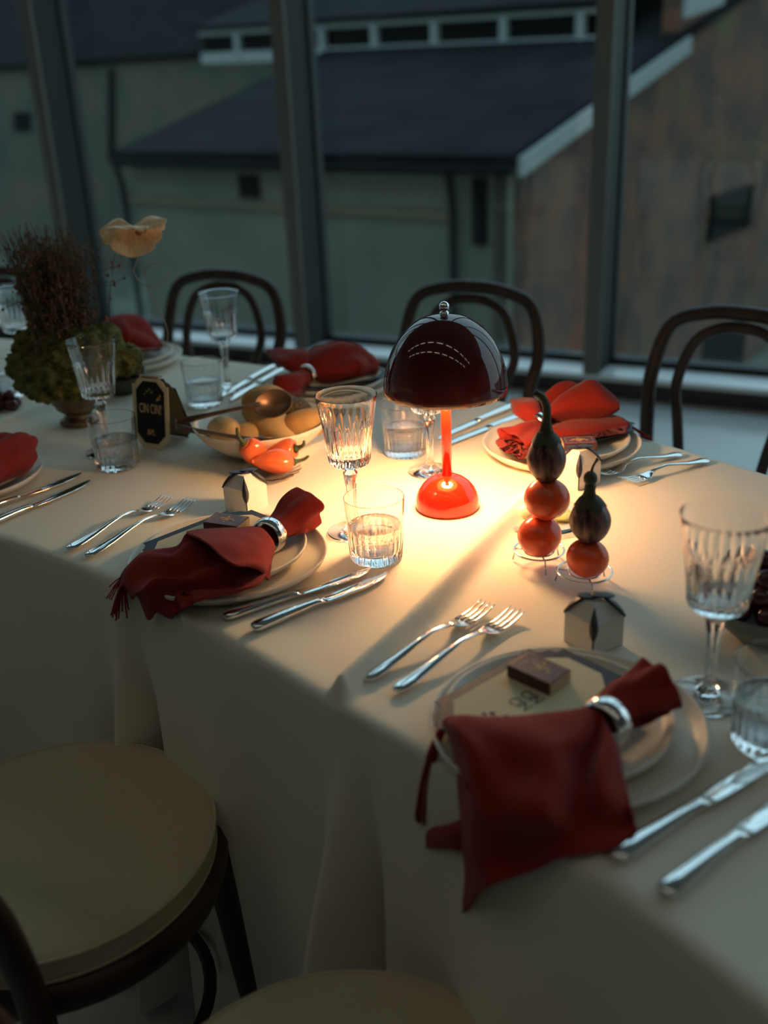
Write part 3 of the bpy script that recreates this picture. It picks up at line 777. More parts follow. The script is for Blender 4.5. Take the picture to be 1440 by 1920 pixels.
def matchbox(label, loc, rz):
    t = thing('matchbox', label, 'matchbox', loc, rz, 'maroon matchboxes on the plates')
    L, Wd, H = .054, .036, .014
    mesh('sleeve', *box(-L / 2, L / 2, -Wd / 2, Wd / 2, 0, H), 'match', t, False)
    bevel([c for c in bpy.data.objects if c.parent == t][0], .0006)
    mesh('tray', *box(-L / 2 - .0006, L / 2 + .0006, -Wd / 2 + .001, Wd / 2 - .001, .001, H - .001), 'tray', t, False)
    for s in (-1, 1): mesh('striker', *box(-L / 2 + .001, L / 2 - .001, s * (Wd / 2) - .0003, s * (Wd / 2) + .0003, .0025, H - .0025), 'striker', t, False)
    g = G()
    for x, y, r in ((0, 0, .007), (-.008, .002, .004), (.008, .002, .004), (-.013, -.002, .003), (.013, -.002, .003), (0, .008, .003), (0, -.008, .003)):
        g.add(xf(prism([(r * math.cos(q * PI / 4) * (1 if q % 2 else .6), r * math.sin(q * PI / 4) * (1 if q % 2 else .6)) for q in range(8)], H, H + .0003), (x, y, 0)))
    for s in (-1, 1):
        g.add(box(-.022, .022, s * .0145 - .0004, s * .0145 + .0004, H, H + .0002)); g.add(box(s * .022 - .0004, s * .022 + .0004, -.0145, .0145, H, H + .0002))
    g.out('crest', 'goldfig', t, False)
    return t
def pix_rz(a, b): A, B = at(*a), at(*b); return math.atan2(B.y - A.y, B.x - A.x)
HC = .031; ZC = .7808
def card_on(A, B, L=.163):
    """card whose left long side runs from A to B (image points), as centre and turn"""
    a, b = at(*A, HC), at(*B, HC); d = (b - a); d.z = 0; d.normalize(); c = (a + b) / 2 + Vector((d.y, -d.x, 0)) * .052
    return Vector((c.x, c.y, ZC)), math.atan2(d.y, d.x) - PI / 2
cc, rz = card_on((815, 1335), (1020, 1218))
tx = Matrix.Rotation(-rz, 3, 'Z') @ (at(985, 1316, HC) - cc); TXT = (tx.x, tx.y)
mc = menu_card('cream menu card with navy border on the blurred front right plate', cc, rz, 'CIN\nCIN')
cc, rz = card_on((262, 1030), (448, 957)); dup(mc, cc, rz, 'cream menu card half under the napkin by the front tumbler')
c3 = at(1085, 806, HC); dup(mc, (c3.x, c3.y, ZC), rad(-58) + PI, 'cream menu card under the far right napkin')
c4 = at(640, 706, HC); dup(mc, (c4.x, c4.y, ZC), rad(-60), 'cream menu card under the napkin left of the lamp shade')
ZM = ZC + .0016
m0 = at(1010, 1262, ZM - .75 + .007); mb = matchbox('maroon matchbox on the blurred front right menu card', (m0.x, m0.y, ZM), pix_rz((952, 1245), (1040, 1285)))
m1 = at(425, 982, ZM - .75 + .007); dup(mb, (m1.x, m1.y, ZM), pix_rz((378, 975), (450, 985)), 'maroon matchbox beside the napkin ring by the front tumbler')
m3 = at(1085, 832, ZM - .75 + .007); dup(mb, (m3.x, m3.y, ZM), pix_rz((1060, 838), (1115, 836)), 'matchbox with pale end on the far right plate')

def favour_box(label, loc, rz):
    t = thing('favour_box', label, 'gift box', loc, rz, 'white favour boxes with dark petal tops')
    s = .0235; H = .040; A = .058           # square box standing corner-on; the faces rise to a closed top
    v = [(-s, -s, 0), (s, -s, 0), (s, s, 0), (-s, s, 0), (-s, -s, H), (s, -s, H), (s, s, H), (-s, s, H)]
    k = .45
    v += [(-s * k, -s * k, A), (s * k, -s * k, A), (s * k, s * k, A), (-s * k, s * k, A)]
    fa = [(3, 2, 1, 0)] + [(i, (i + 1) % 4, 4 + (i + 1) % 4, 4 + i) for i in range(4)] + [(4 + i, 4 + (i + 1) % 4, 8 + (i + 1) % 4, 8 + i) for i in range(4)] + [(8, 9, 10, 11)]
    body = mesh('carton', v, fa, 'white', t, False)
    def leaf(P0, P1, wd, up, n=10):
        P0, P1 = Vector(P0), Vector(P1); d = (P1 - P0); sd = d.cross(up).normalized(); vv = []; ff = []
        for i in range(n + 1):
            q = i / n; c = P0 + d * q + up * (.002 + .004 * math.sin(PI * q)); ww = wd * math.sin(PI * (0.06 + .94 * q)) ** .8
            for e in (-1, -.4, .4, 1): vv.append(c + sd * ww * e - up * (.0015 * e * e))
        for i in range(n):
            for j in range(3): ff.append((i * 4 + j, i * 4 + j + 1, i * 4 + j + 5, i * 4 + j + 4))
        return vv, ff
    for i, (x, y) in enumerate(((-s, s), (s, -s), (s, s))):
        o = mesh('petal', *leaf((x, y, H - .003), (x * .15, y * .15, A + .003), .007, Vector((x, y, s * 1.3)).normalized()), 'plum', t); solid(o, .0008)
    for sg in (1, -1):
        o = mesh('petal', *xf(blob(.0135, .0075, .0013, 20, 8), (sg * .006, -sg * .006, A + .0035 + .001 * sg), (0, 0, -PI / 4)), 'plum', t)
    # dark pointed opening on the front corner, with its slit
    vv = []; ff = []; n = 16
    for i in range(n + 1):
        q = i / n; z = .020 + (A - .003 - .020) * q; ww = .0085 * math.sin(PI * (q ** .75)) + .0006
        inn = 0 if z < H else (z - H) / (A - H) * s * (1 - k)
        base = Vector((-s + inn, -s + inn, z)); nrm = Vector((-1, -1, .3)).normalized()
        for e, sx in ((-1, (0, 1)), (0, (0, 0)), (1, (1, 0))):
            vv.append(base + Vector((sx[0], sx[1], 0)) * ww * .75 + nrm * .0010)
    for i in range(n):
        for j in range(2): ff.append((i * 3 + j, i * 3 + j + 1, i * 3 + j + 4, i * 3 + j + 3))
    solid(mesh('opening', vv, ff, 'plum', t), .0006)
    mesh('slit', *tube([(-s - .0004, -s - .0004, 0.001), (-s - .0004, -s - .0004, .021)], .0010, 6), 'plum', t)
    return t
def towards(p): return math.atan2(-p.y, -p.x) - math.atan2(-1, -1)
b1 = at(463, 952, .001); fb = favour_box('white favour box with dark petals behind the front left napkin plate', b1, towards(b1))
b2 = at(1112, 1205, .001); dup(fb, b2, towards(b2), 'white favour box behind the blurred front right plate')
b3 = at(1085, 905, .001); dup(fb, b3, towards(b3), 'white favour box half hidden by the aubergine stack')

# ---- table sign
T0, T1 = at(248, 838), at(324, 850)
dv = (T1 - T0); dv.z = 0; ang = math.atan2(dv.y, dv.x)
sg = thing('table_sign', 'black CIN CIN table sign with notched cream border', 'sign', ((T0 + T1) / 2) + Vector((0, 0, .0015)), ang)
SW, SHh = .082, .135; lean = rad(8)
def board(name, poly, y0, y1, m, parent, lean_=lean, base_y=0.0, mir=1):
    v, f = prism(poly, 0, 1); out = []
    for (x, z, q) in v:
        yy = y0 if q == 0 else y1; z2 = z + SHh / 2
        out.append((x, base_y + mir * (z2 * math.sin(lean_)) + yy, z2 * math.cos(lean_) - yy * math.sin(lean_) * mir))
    return mesh(name, out, f, m, parent, False)
pn = board('front_panel', notched(SW, SHh, .018), 0, .0012, 'card', sg)
board('black_face', octo(SW - .018, SHh - .022, .017), -.0006, 0, 'black', pn)
def on_board(z2, x, d): return (x, z2 * math.sin(lean) - d, z2 * math.cos(lean) + d * math.sin(lean))
text_mesh('lettering', 'CIN CIN!', .0245, 'gold', sg, on_board(.074, 0, .0009), (PI / 2 - lean, 0, 0), .52, .0001)
g = G()
def spot(x, z, r, k=6):
    pl = [(r * (1 if q % 2 else .55) * math.cos(q * PI / 4), r * (1 if q % 2 else .55) * math.sin(q * PI / 4)) for q in range(8)]
    return [on_board(z + b, x + a, d) for d in (.0006, .0008) for a, b in pl], [tuple(range(8)), tuple(range(8, 16))]
for x, z, r in ((-.006, .106, .003), (-.001, .110, .003), (.004, .105, .003), (-.012, .101, .002), (.020, .095, .0045), (.023, .100, .003), (.016, .092, .003), (.027, .080, .0015), (-.005, .034, .0045), (.003, .034, .0045), (-.002, .030, .004), (.006, .028, .003), (-.007, .028, .003)): g.add(spot(x, z, r))
g.out('ornament', 'goldfig', sg, False)
bkp = board('back_panel', notched(SW, SHh, .018), -.0006, .0006, 'black', sg, rad(-21), .078)
board('back_face', octo(SW - .008, SHh - .012, .016), -.0012, -.0006, 'kraft', bkp, rad(-21), .078)
mesh('hinge_strip', *xf(box(-SW / 2 + .022, SW / 2 - .022, .017, .032, -.0005, .0005), (0, 0, .130)), 'black', sg, False)

# ================================================================== napkins
def nrm_noise(v, amp, sc, seed=0):
    return [p + Vector((noise.noise(p * sc + Vector((seed, 0, 0))), noise.noise(p * sc + Vector((0, seed + 5, 0))), noise.noise(p * sc + Vector((0, 0, seed + 9))))) * amp for p in v]
def bundle(axis, ry, rz_, folds_, amp, nu=44, nk=72, seed=0, hollow=0.0, tw=0.6):
    """gathered cloth: rolled tube with pleats along it. axis: points; ry, rz_: half widths along it"""
    P = spline(axis, nu); n = len(axis)
    RY = [q.x for q in spline([(a, 0, 0) for a in ry], nu)]; RZ = [q.x for q in spline([(a, 0, 0) for a in rz_], nu)]
    v = []; f = []
    for i, p in enumerate(P):
        t = (P[min(i + 1, nu)] - P[max(i - 1, 0)]).normalized(); sd = t.cross(Vector((0, 0, 1))).normalized(); up = sd.cross(t)
        s = i / nu
        for k in range(nk):
            a = 2 * PI * k / nk
            m = 1 + amp * (math.cos(folds_ * a + tw * s * 6 + seed) * .6 + .4 * math.cos((folds_ + 2) * a - tw * s * 5 + seed * 2)) * (0.4 + .6 * s)
            q = p + sd * (RY[i] * math.cos(a) * m) + up * (RZ[i] * math.sin(a) * m)
            v.append(q)
    for i in range(nu):
        for k in range(nk):
            k2 = (k + 1) % nk; f.append((i * nk + k, (i + 1) * nk + k, (i + 1) * nk + k2, i * nk + k2))
    # ends: folded in
    for end in (0, nu):
        base = len(v); c = sum((v[end * nk + k] for k in range(nk)), Vector()) / nk
        t = (P[1] - P[0]).normalized() if end == 0 else (P[nu - 1] - P[nu]).normalized()
        for rr, dp_ in ((.72, hollow * .6), (.35, hollow)):
            for k in range(nk): v.append(c + (v[end * nk + k] - c) * rr + t * dp_)
        v.append(c + t * hollow)
        rings = [end * nk, base, base + nk]
        for a0, b0 in zip(rings, rings[1:]):
            for k in range(nk):
                k2 = (k + 1) % nk; q = (a0 + k, a0 + k2, b0 + k2, b0 + k); f.append(q if end == 0 else q[::-1])
        for k in range(nk):
            k2 = (k + 1) % nk; q = (rings[2] + k, rings[2] + k2, len(v) - 1); f.append(q if end == 0 else q[::-1])
    return nrm_noise(v, .0025, 28, seed), f
PLATES = []
def lift(p, lo=.0):
    """slide a napkin point towards the eye until it clears the plates below it"""
    need = TZ + .0035
    for c, R, h in PLATES:
        r = math.hypot(p.x - c.x, p.y - c.y)
        k = 1 - smooth01((r - R - .002) / .012)
        if k > 0: need = max(need, TZ + .0035 + (h - TZ - .0035) * k)
    inside = -p.x * 0 + 1
    if p.z < need and over_table(p):
        d = p - CAM; return CAM + d * ((need - CAM.z) / d.z)
    return p
def over_table(p):
    b = min(range(0, NS, 6), key=lambda i: (nearL[i].x - p.x) ** 2 + (nearL[i].y - p.y) ** 2); q = nearL[b]; n = (farL[b] - q).normalized()
    return (Vector((p.x, p.y, 0)) - q).dot(n) > 0.0
for k_, p_ in POS.items():
    off = {'P1': (-.006, .012), 'P2': (-.008, .006), 'P3': (.004, .004)}.get(k_, (0, .003))
    PLATES.append((p_, .135, TZ + .0275)); PLATES.append((p_ + Vector((off[0], off[1], 0)), .113, TZ + .0365))
def local(vf, o):
    if o.name.startswith('linen_napkin'): vf = ([lift(Vector(q)) for q in vf[0]], vf[1])
    return local0(vf, o)
def local0(vf, o): return [Vector(q) - o.location for q in vf[0]], vf[1]
def napkin(label, loc): return thing('linen_napkin', label, 'napkin', loc, 0, 'rust red napkins on the plates')
def ring_at(label, c, direction, r=.0205, wd=.020):
    d = Vector(direction).normalized()
    prof = [(r, -wd / 2), (r + .0018, -wd / 2 + .0012), (r + .0032, -wd * .2), (r + .0035, 0), (r + .0032, wd * .2), (r + .0018, wd / 2 - .0012), (r, wd / 2), (r - .0012, wd * .3), (r - .0012, -wd * .3), (r, -wd / 2)]
    o = mesh('napkin_ring', *lathe(prof, 56), 'silver', loc=c); o.rotation_mode = 'QUATERNION'; o.rotation_quaternion = d.to_track_quat('Z', 'X')
    return tag(o, label, 'napkin ring', 'silver napkin rings')
def tassel(parent, pts, r, strands=16, spread=.006):
    P = [Vector(p) for p in pts]; g = G()
    for s in range(strands):
        j = Vector((random.uniform(-1, 1), random.uniform(-1, 1), random.uniform(-.4, .4))) * spread
        q = [P[0] + j * .15] + [P[i] + j * (i / (len(P) - 1)) for i in range(1, len(P))]
        g.add(tube([a - parent.location for a in spline(q, 10)], r, 5))
    return g.out('tassel', 'napkin', parent)
# near table edge as vertical plane, for cloth hanging over it
def drop(px, py, A, B, off):
    a, b = Vector((*A, 0)), Vector((*B, 0)); d = (b - a).normalized(); n = Vector((d.y, -d.x, 0))
    if n.dot(CAM - a) < 0: n = -n
    return onplane(px, py, a + n * off, n)
E2 = ((.065, .779), (.255, .514)); E1 = ((-.368, 1.229), (-.221, 1.086))

# --- front right napkin, hanging over the edge
n2 = napkin('large rust napkin hanging over the table edge at the front right', POS['P2'] + Vector((0, 0, .02)))
rows = [
    [at(1092, 1340, .048), at(1098, 1334, .056), at(1106, 1332, .060), at(1115, 1338, .060), at(1124, 1347, .058), at(1132, 1358, .052), at(1138, 1370, .044)],
    [at(985, 1350, .044), at(992, 1345, .056), at(1030, 1352, .066), at(1085, 1374, .066), at(1112, 1390, .048), at(1140, 1390, .060), at(1157, 1412, .042)],
    [at(846, 1344, .040), at(868, 1350, .064), at(960, 1376, .070), at(1040, 1398, .072), at(1090, 1434, .040), at(1128, 1438, .058), at(1168, 1462, .034)],
    [at(850, 1420, .020), at(878, 1410, .062), at(950, 1438, .054), at(1030, 1460, .060), at(1085, 1482, .036), at(1128, 1488, .048), at(1180, 1510, .020)],
    [drop(862, 1540, *E2, .006), drop(884, 1522, *E2, .040), at(950, 1522, .036), at(1020, 1530, .046), at(1080, 1540, .024), at(1130, 1545, .020), at(1188, 1545, .010)],
    [drop(866, 1640, *E2, .008), drop(896, 1612, *E2, .036), drop(955, 1595, *E2, .020), drop(1010, 1585, *E2, .012), at(1070, 1582, .012), at(1130, 1580, .010), at(1194, 1570, .005)],
    [drop(864, 1724, *E2, .012), drop(912, 1668, *E2, .038), drop(955, 1646, *E2, .026), drop(1010, 1628, *E2, .016), drop(1062, 1614, *E2, .010), at(1130, 1600, .006), at(1182, 1594, .004)]]
solid(mesh('cloth', *local((nrm_noise(nrm_noise(sheet(rows, 60, 60)[0], .0045, 13, 3), .0018, 30, 1), sheet(rows, 60, 60)[1]), n2), 'napkin', n2), .0024)
rows = [  # under layer showing at the left
    [at(880, 1400, .030), at(960, 1420, .030), at(1040, 1440, .025)],
    [drop(862, 1530, *E2, .004), drop(900, 1530, *E2, .012), drop(980, 1540, *E2, .004)],
    [drop(806, 1556, *E2, .010), drop(850, 1560, *E2, .022), drop(900, 1575, *E2, .010)],
    [drop(800, 1590, *E2, .014), drop(850, 1592, *E2, .018), drop(890, 1600, *E2, .010)]]
vf = sheet(rows, 24, 20); solid(mesh('under_layer', *local(vf, n2), 'napkin', n2), .003)
mesh('tail', *local(bundle([at(1134, 1348, .046), at(1165, 1325, .044), at(1200, 1305, .046), at(1236, 1285, .050)], [.016, .022, .027, .030], [.015, .020, .024, .026], 5, .18, seed=3, hollow=.012), n2), 'napkin', n2)
tassel(n2, [at(842, 1346, .036), at(815, 1400, .012), drop(800, 1470, *E2, .006), drop(795, 1535, *E2, .008)], .0016, 22, .010)
q = at(1136, 1354, .047); ring_at('silver ring on the blurred front right napkin', q, at(1185, 1318, .047) - at(1100, 1380, .047), .0215, .022)

# --- front left napkin
n1 = napkin('rust napkin with fringed corner on the plate by the front tumbler', POS['P1'] + Vector((0, 0, .02)))
rows = [
    [at(486, 990, .046), at(494, 992, .056), at(502, 1000, .060), at(510, 1015, .052), at(516, 1030, .036)],
    [at(440, 1000, .045), at(450, 1008, .050), at(470, 1020, .050), at(495, 1048, .040), at(508, 1060, .018)],
    [at(395, 1005, .045), at(405, 1015, .048), at(425, 1040, .048), at(460, 1070, .036), at(500, 1088, .014)],
    [at(352, 1008, .046), at(352, 1022, .056), at(375, 1060, .052), at(430, 1090, .034), at(478, 1108, .008)],
    [at(330, 1028, .040), at(326, 1050, .052), at(345, 1085, .044), at(385, 1108, .028), at(430, 1118, .006)],
    [at(270, 1032, .030), at(275, 1050, .048), at(292, 1088, .044), at(330, 1112, .024), at(380, 1124, .005)],
    [at(232, 1060, .016), at(240, 1085, .030), at(270, 1112, .030), drop(296, 1138, *E1, .012), drop(332, 1142, *E1, .006)],
    [at(218, 1104, .006), at(240, 1108, .014), drop(262, 1128, *E1, .014), drop(282, 1158, *E1, .014), drop(322, 1148, *E1, .006)]]
S = sheet(rows, 70, 56)
vv = []
for i in range(71):
    for j in range(57):
        p = S[0][i * 57 + j]; s = i / 70; vv.append(p + Vector((0, 0, .0075 * math.sin(j * .33 + s * 5) * smooth01(s * 3))))
solid(mesh('cloth', *local((nrm_noise(vv, .0022, 30, 7), S[1]), n1), 'napkin', n1), .0024)
rows = [  # the big turned-over cuff
    [at(478, 988, .056), at(490, 990, .062), at(502, 1000, .064), at(513, 1018, .056), at(514, 1040, .034), at(508, 1062, .018)],
    [at(430, 990, .060), at(445, 998, .072), at(468, 1012, .074), at(492, 1035, .064), at(504, 1058, .040), at(508, 1080, .014)],
    [at(385, 992, .058), at(398, 998, .076), at(425, 1020, .082), at(462, 1046, .072), at(486, 1060, .056), at(500, 1085, .020)],
    [at(350, 998, .052), at(352, 1003, .074), at(385, 1016, .086), at(428, 1054, .078), at(458, 1062, .068), at(482, 1056, .058)]]
vf = sheet(rows, 36, 44); solid(mesh('cuff', *local((nrm_noise(vf[0], .0015, 30, 2), vf[1]), n1), 'napkin', n1), .0024)
mesh('tail', *local(bundle([at(502, 1004, .046), at(528, 985, .046), at(552, 966, .050), at(578, 948, .054)], [.016, .021, .026, .028], [.015, .020, .026, .026], 4, .20, seed=1, hollow=.014), n1), 'napkin', n1)
tassel(n1, [at(236, 1090, .012), drop(228, 1115, *E1, .010), drop(226, 1150, *E1, .014)], .0011, 14, .012)
tassel(n1, [at(240, 1078, .020), at(224, 1092, .006), at(212, 1112, .002)], .0009, 8, .014)
ring_at('silver ring on the napkin by the front tumbler', at(505, 1003, .045), at(540, 975, .046) - at(470, 1030, .044), .0215, .022)

# --- far right napkin
n3 = napkin('rust napkin in a tall fold on the far right plate', POS['P3'] + Vector((0, 0, .02)))
Y3 = at(1100, 790, .040).y
def hump(name, top, bot, y0, back, bulge):
    """a folded layer of cloth standing up: front face, soft top edge, then down behind"""
    rows = []
    n = len(top)
    for t, dy in ((0, 0), (.35, -bulge), (.72, -bulge * .3), (.97, .012), (1.0, .024)):
        rows.append([aty(bot[k][0] + (top[k][0] - bot[k][0]) * t, bot[k][1] + (top[k][1] - bot[k][1]) * t, y0 + dy) for k in range(n)])
    rows.append([p + Vector((0, back * .6, -.018)) for p in rows[-1]]); rows.append([Vector((p.x, y0 + back, TZ + .044)) for p in rows[-1]])
    vf = sheet(rows, 56, 48)
    return solid(mesh(name, *local((nrm_noise(nrm_noise(vf[0], .004, 16, 5), .0012, 40, 2), vf[1]), n3), 'napkin', n3), .003)
hump('cloth', [(1022, 768), (1050, 742), (1085, 722), (1106, 711), (1122, 716), (1142, 733), (1160, 752)], [(1018, 792), (1045, 790), (1070, 789), (1100, 787), (1128, 782), (1148, 776), (1160, 768)], Y3, .07, .014)
hump('back_layer', [(1000, 765), (1020, 740), (1040, 722), (1062, 716), (1082, 720), (1100, 735)], [(1002, 792), (1020, 790), (1042, 788), (1064, 787), (1084, 786), (1102, 785)], Y3 + .045, .05, .006)
mesh('lower_fold', *local(bundle([at(1030, 812, .036), at(1070, 808, .034), at(1120, 800, .032), at(1160, 794, .030)], [.020, .030, .034, .034], [.012, .014, .014, .013], 2, .10, seed=2, hollow=.006, tw=.2), n3), 'napkin', n3)
mesh('upper_fold', *local(bundle([at(1008, 792, .052), at(995, 775, .066), at(985, 765, .066), at(972, 757, .064)], [.014, .018, .022, .016], [.014, .018, .018, .012], 3, .2, seed=8, hollow=.006), n3), 'napkin', n3)
mesh('tail', *local(bundle([at(1006, 802, .046), at(990, 815, .040), at(970, 826, .036), at(956, 833, .034)], [.016, .024, .032, .032], [.015, .020, .024, .022], 4, .26, seed=5, hollow=.018), n3), 'napkin', n3)
tassel(n3, [at(1160, 796, .028), at(1182, 800, .026), at(1205, 815, .006), at(1216, 822, .004)], .0014, 12, .005)
ring_at('silver ring on the far right napkin behind the tall aubergine', at(1008, 797, .048), at(1040, 785, .052) - at(985, 815, .044), .0205, .018)

# --- far napkin left of the shade
n4 = napkin('rust napkin on the far plate left of the lamp shade', POS['P4'] + Vector((0, 0, .02)))
mesh('cloth', *local(bundle([at(578, 702, .044), at(600, 690, .052), at(635, 676, .056), at(675, 678, .046), at(708, 690, .030)], [.016, .050, .075, .062, .030], [.015, .034, .040, .028, .014], 4, .16, seed=6, hollow=.01, tw=.3), n4), 'napkin', n4)
mesh('fold', *local(bundle([at(582, 698, .050), at(560, 680, .062), at(535, 668, .064), at(508, 660, .058)], [.016, .036, .030, .012], [.015, .022, .018, .008], 3, .18, seed=9, hollow=.004), n4), 'napkin', n4)
mesh('tail', *local(bundle([at(574, 706, .044), at(555, 716, .040), at(535, 726, .038), at(518, 730, .034)], [.016, .026, .034, .026], [.015, .022, .026, .018], 4, .22, seed=2, hollow=.016), n4), 'napkin', n4)
ring_at('silver ring on the napkin left of the lamp shade', at(576, 704, .044), at(605, 690, .046) - at(545, 722, .042), .021, .016)
# --- behind the flowers
n5 = napkin('rust napkin on the far plate behind the dried flowers', POS['P5'] + Vector((0, 0, .02)))
mesh('cloth', *local(bundle([at(180, 655, .04), at(205, 640, .05), at(235, 630, .055), at(265, 638, .045), at(300, 652, .026)], [.03, .05, .075, .06, .02], [.02, .035, .05, .032, .010], 3, .16, seed=11, hollow=.008, tw=.2), n5), 'napkin', n5)
# --- left edge
n6 = napkin('rust napkin on the plate at the left edge', POS['P6'] + Vector((0, 0, .02)))
mesh('cloth', *local(bundle([at(-110, 900, .05), at(-60, 885, .055), at(-15, 868, .056), at(25, 850, .056), at(48, 838, .052)], [.06, .05, .034, .030, .022], [.03, .036, .034, .036, .026], 4, .20, seed=13, hollow=.012), n6), 'napkin', n6)

# ================================================================== bread bowl, tongs
bc = at(488, 790, .055); bl = Vector((bc.x, bc.y, TZ + .002))
tag(mesh('serving_bowl', *lathe([(0, 0), (.055, 0), (.058, .002), (.080, .012), (.103, .030), (.117, .048), (.1205, .0555), (.1195, .0575), (.1175, .0565), (.100, .035), (.078, .017), (.055, .0075), (0, .006)], 96), 'plate', loc=bl), 'shallow cream bowl holding bread rolls', 'bowl')
def roll(label, c, rx, ry, rz_, rot, m, seed=0):
    def fn(p): return p * (1 + .10 * noise.noise(p * 22 + Vector((seed, 0, 0)))) 
    o = mesh('bread_roll', *blob(rx, ry, rz_, 28, 18, fn), m, loc=c); o.rotation_euler = rot
    return tag(o, label, 'bread roll', 'bread rolls in the bowl')
roll('pale floured roll at the left of the bread bowl', at(420, 805, .045), .046, .027, .025, (0, rad(-12), rad(-60)), 'flour', 1)
roll('long floured roll leaning in the middle of the bread bowl', at(505, 790, .050), .062, .028, .027, (0, rad(17), rad(-38)), 'flour', 2)
roll('golden round roll on top of the bread, behind the spoon', at(498, 752, .078), .043, .035, .029, (0, 0, rad(20)), 'bread', 3)
roll('golden roll at the right of the bread bowl', at(575, 793, .048), .048, .027, .026, (0, rad(-4), rad(12)), 'bread', 4)
roll('small roll low between the floured rolls', at(462, 812, .036), .036, .022, .018, (0, 0, rad(100)), 'flour', 5)
roll('dark seeded roll at the back of the bread bowl', at(552, 770, .046), .042, .028, .026, (0, rad(10), rad(-30)), 'seeded', 6)
tg = thing('serving_tongs', 'brown metal serving tongs with spoon ends over the bread', 'tongs', at(335, 800, .05))
def arm(pts, rx): 
    P = spline(pts, 26); g = G(); v = []; f = []
    for i, p in enumerate(P):
        t = (P[min(i + 1, 26)] - P[max(i - 1, 0)]).normalized(); up = Vector((0, 0, 1)); up = (up - t * up.dot(t)).normalized(); sd = t.cross(up)
        wz = .010 - .0065 * smooth01(i / 16); wy_ = .0018 + .001 * smooth01(i / 20)
        for k in range(10):
            a = 2 * PI * k / 10; v.append(p + up * wz * math.sin(a) + sd * wy_ * math.cos(a))
    for i in range(26):
        for k in range(10):
            k2 = (k + 1) % 10; f.append((i * 10 + k, (i + 1) * 10 + k, (i + 1) * 10 + k2, i * 10 + k2))
    f.append(tuple(range(10))); f.append(tuple(260 + k for k in range(10))[::-1])
    return v, f
def spoon(c, rx, ry, depth, rot):
    v = []; f = []; n = 24; rr = [0, .25, .5, .75, .92, 1.0]
    for q in rr:
        for k in range(n):
            a = 2 * PI * k / n; v.append((rx * q * math.cos(a), ry * q * math.sin(a), -depth * (1 - q * q)))
    for i in range(len(rr) - 1):
        for k in range(n):
            k2 = (k + 1) % n; f.append((i * n + k, i * n + k2, (i + 1) * n + k2, (i + 1) * n + k))
    from mathutils import Euler
    mt = Euler(rot).to_matrix(); return [mt @ Vector(p) + c for p in v], f
P0 = [at(330, 792, .052), at(338, 790, .055), at(400, 776, .078), at(455, 764, .090), at(490, 757, .094)]
P1 = [at(330, 792, .052), at(336, 802, .052), at(395, 812, .058), at(450, 820, .056), at(470, 822, .054)]
mesh('arm', *local(arm(P0, 0), tg), 'bronze', tg); mesh('arm', *local(arm(P1, 0), tg), 'bronze', tg)
solid(mesh('spoon_end', *local(spoon(at(512, 756, .094), .034, .026, .016, (rad(52), rad(-8), rad(6))), tg), 'bronze', tg), .0015)
solid(mesh('spoon_end', *local(spoon(at(487, 821, .055), .028, .017, .008, (rad(-22), rad(4), rad(4))), tg), 'bronze', tg), .0015)

# ================================================================== peppers on glass saucer
pc = at(506, 890, .002)
gsau = tag(mesh('glass_saucer', *lathe([(0, 0), (.03, 0), (.045, .005), (.053, .009), (.0525, .0105), (.044, .0075), (.03, .0025), (0, .0025)], 72, lambda r, z, a: .0016 * math.cos(a * 18) if r > .04 else 0), 'crystal', loc=pc), 'small scalloped glass saucer under the orange peppers', 'saucer')
def bell(label, c, L, R, rot, bend, stem):
    t = thing('sweet_pepper', label, 'pepper', c, 0, 'orange peppers on the saucer'); t.rotation_euler = rot
    v = []; f = []; nz, n = 20, 36
    for i in range(nz + 1):
        s = i / nz; r = R * (math.sin(PI * (.04 + .94 * s) ) ** .55) * (1 - .50 * s ** 1.5)
        for k in range(n):
            a = 2 * PI * k / n; rr = r * (1 + .09 * math.cos(3 * a) * (1 - .5 * s)); zz = L * (s - .5) + (.008 * (1 - min(1, (rr / R) * 1.2)) if s < .1 else 0)
            v.append((zz, rr * math.cos(a), rr * math.sin(a)))
    for i in range(nz):
        for k in range(n):
            k2 = (k + 1) % n; f.append((i * n + k, i * n + k2, (i + 1) * n + k2, (i + 1) * n + k))
    f.append(tuple(range(n))); f.append(tuple(nz * n + k for k in range(n))[::-1])
    mesh('flesh', v, f, 'pepper', t)
    mesh('stem', *tube(spline([(-L / 2 + .004, 0, 0), (-L / 2 - .006, 0, .002), (-L / 2 - .014, .003, .006), (-L / 2 - .019, .008, .013)], 10), [.008, .0055, .004, .0035, .003, .003, .003, .0028, .0026, .0024, .002], 8), 'stemgreen', t)
    return t
bell('orange pepper lying in front with its stem to the right', pc + Vector((.010, -.012, .027)), .074, .0245, (0, rad(-8), rad(195)), 0, 0)
bell('orange pepper at the left with its green stem upright', pc + Vector((-.022, .010, .036)), .066, .024, (0, rad(48), rad(30)), 0, 0)
bell('orange pepper at the back with curled stem', pc + Vector((.020, .022, .034)), .064, .023, (0, rad(12), rad(160)), 0, 0)

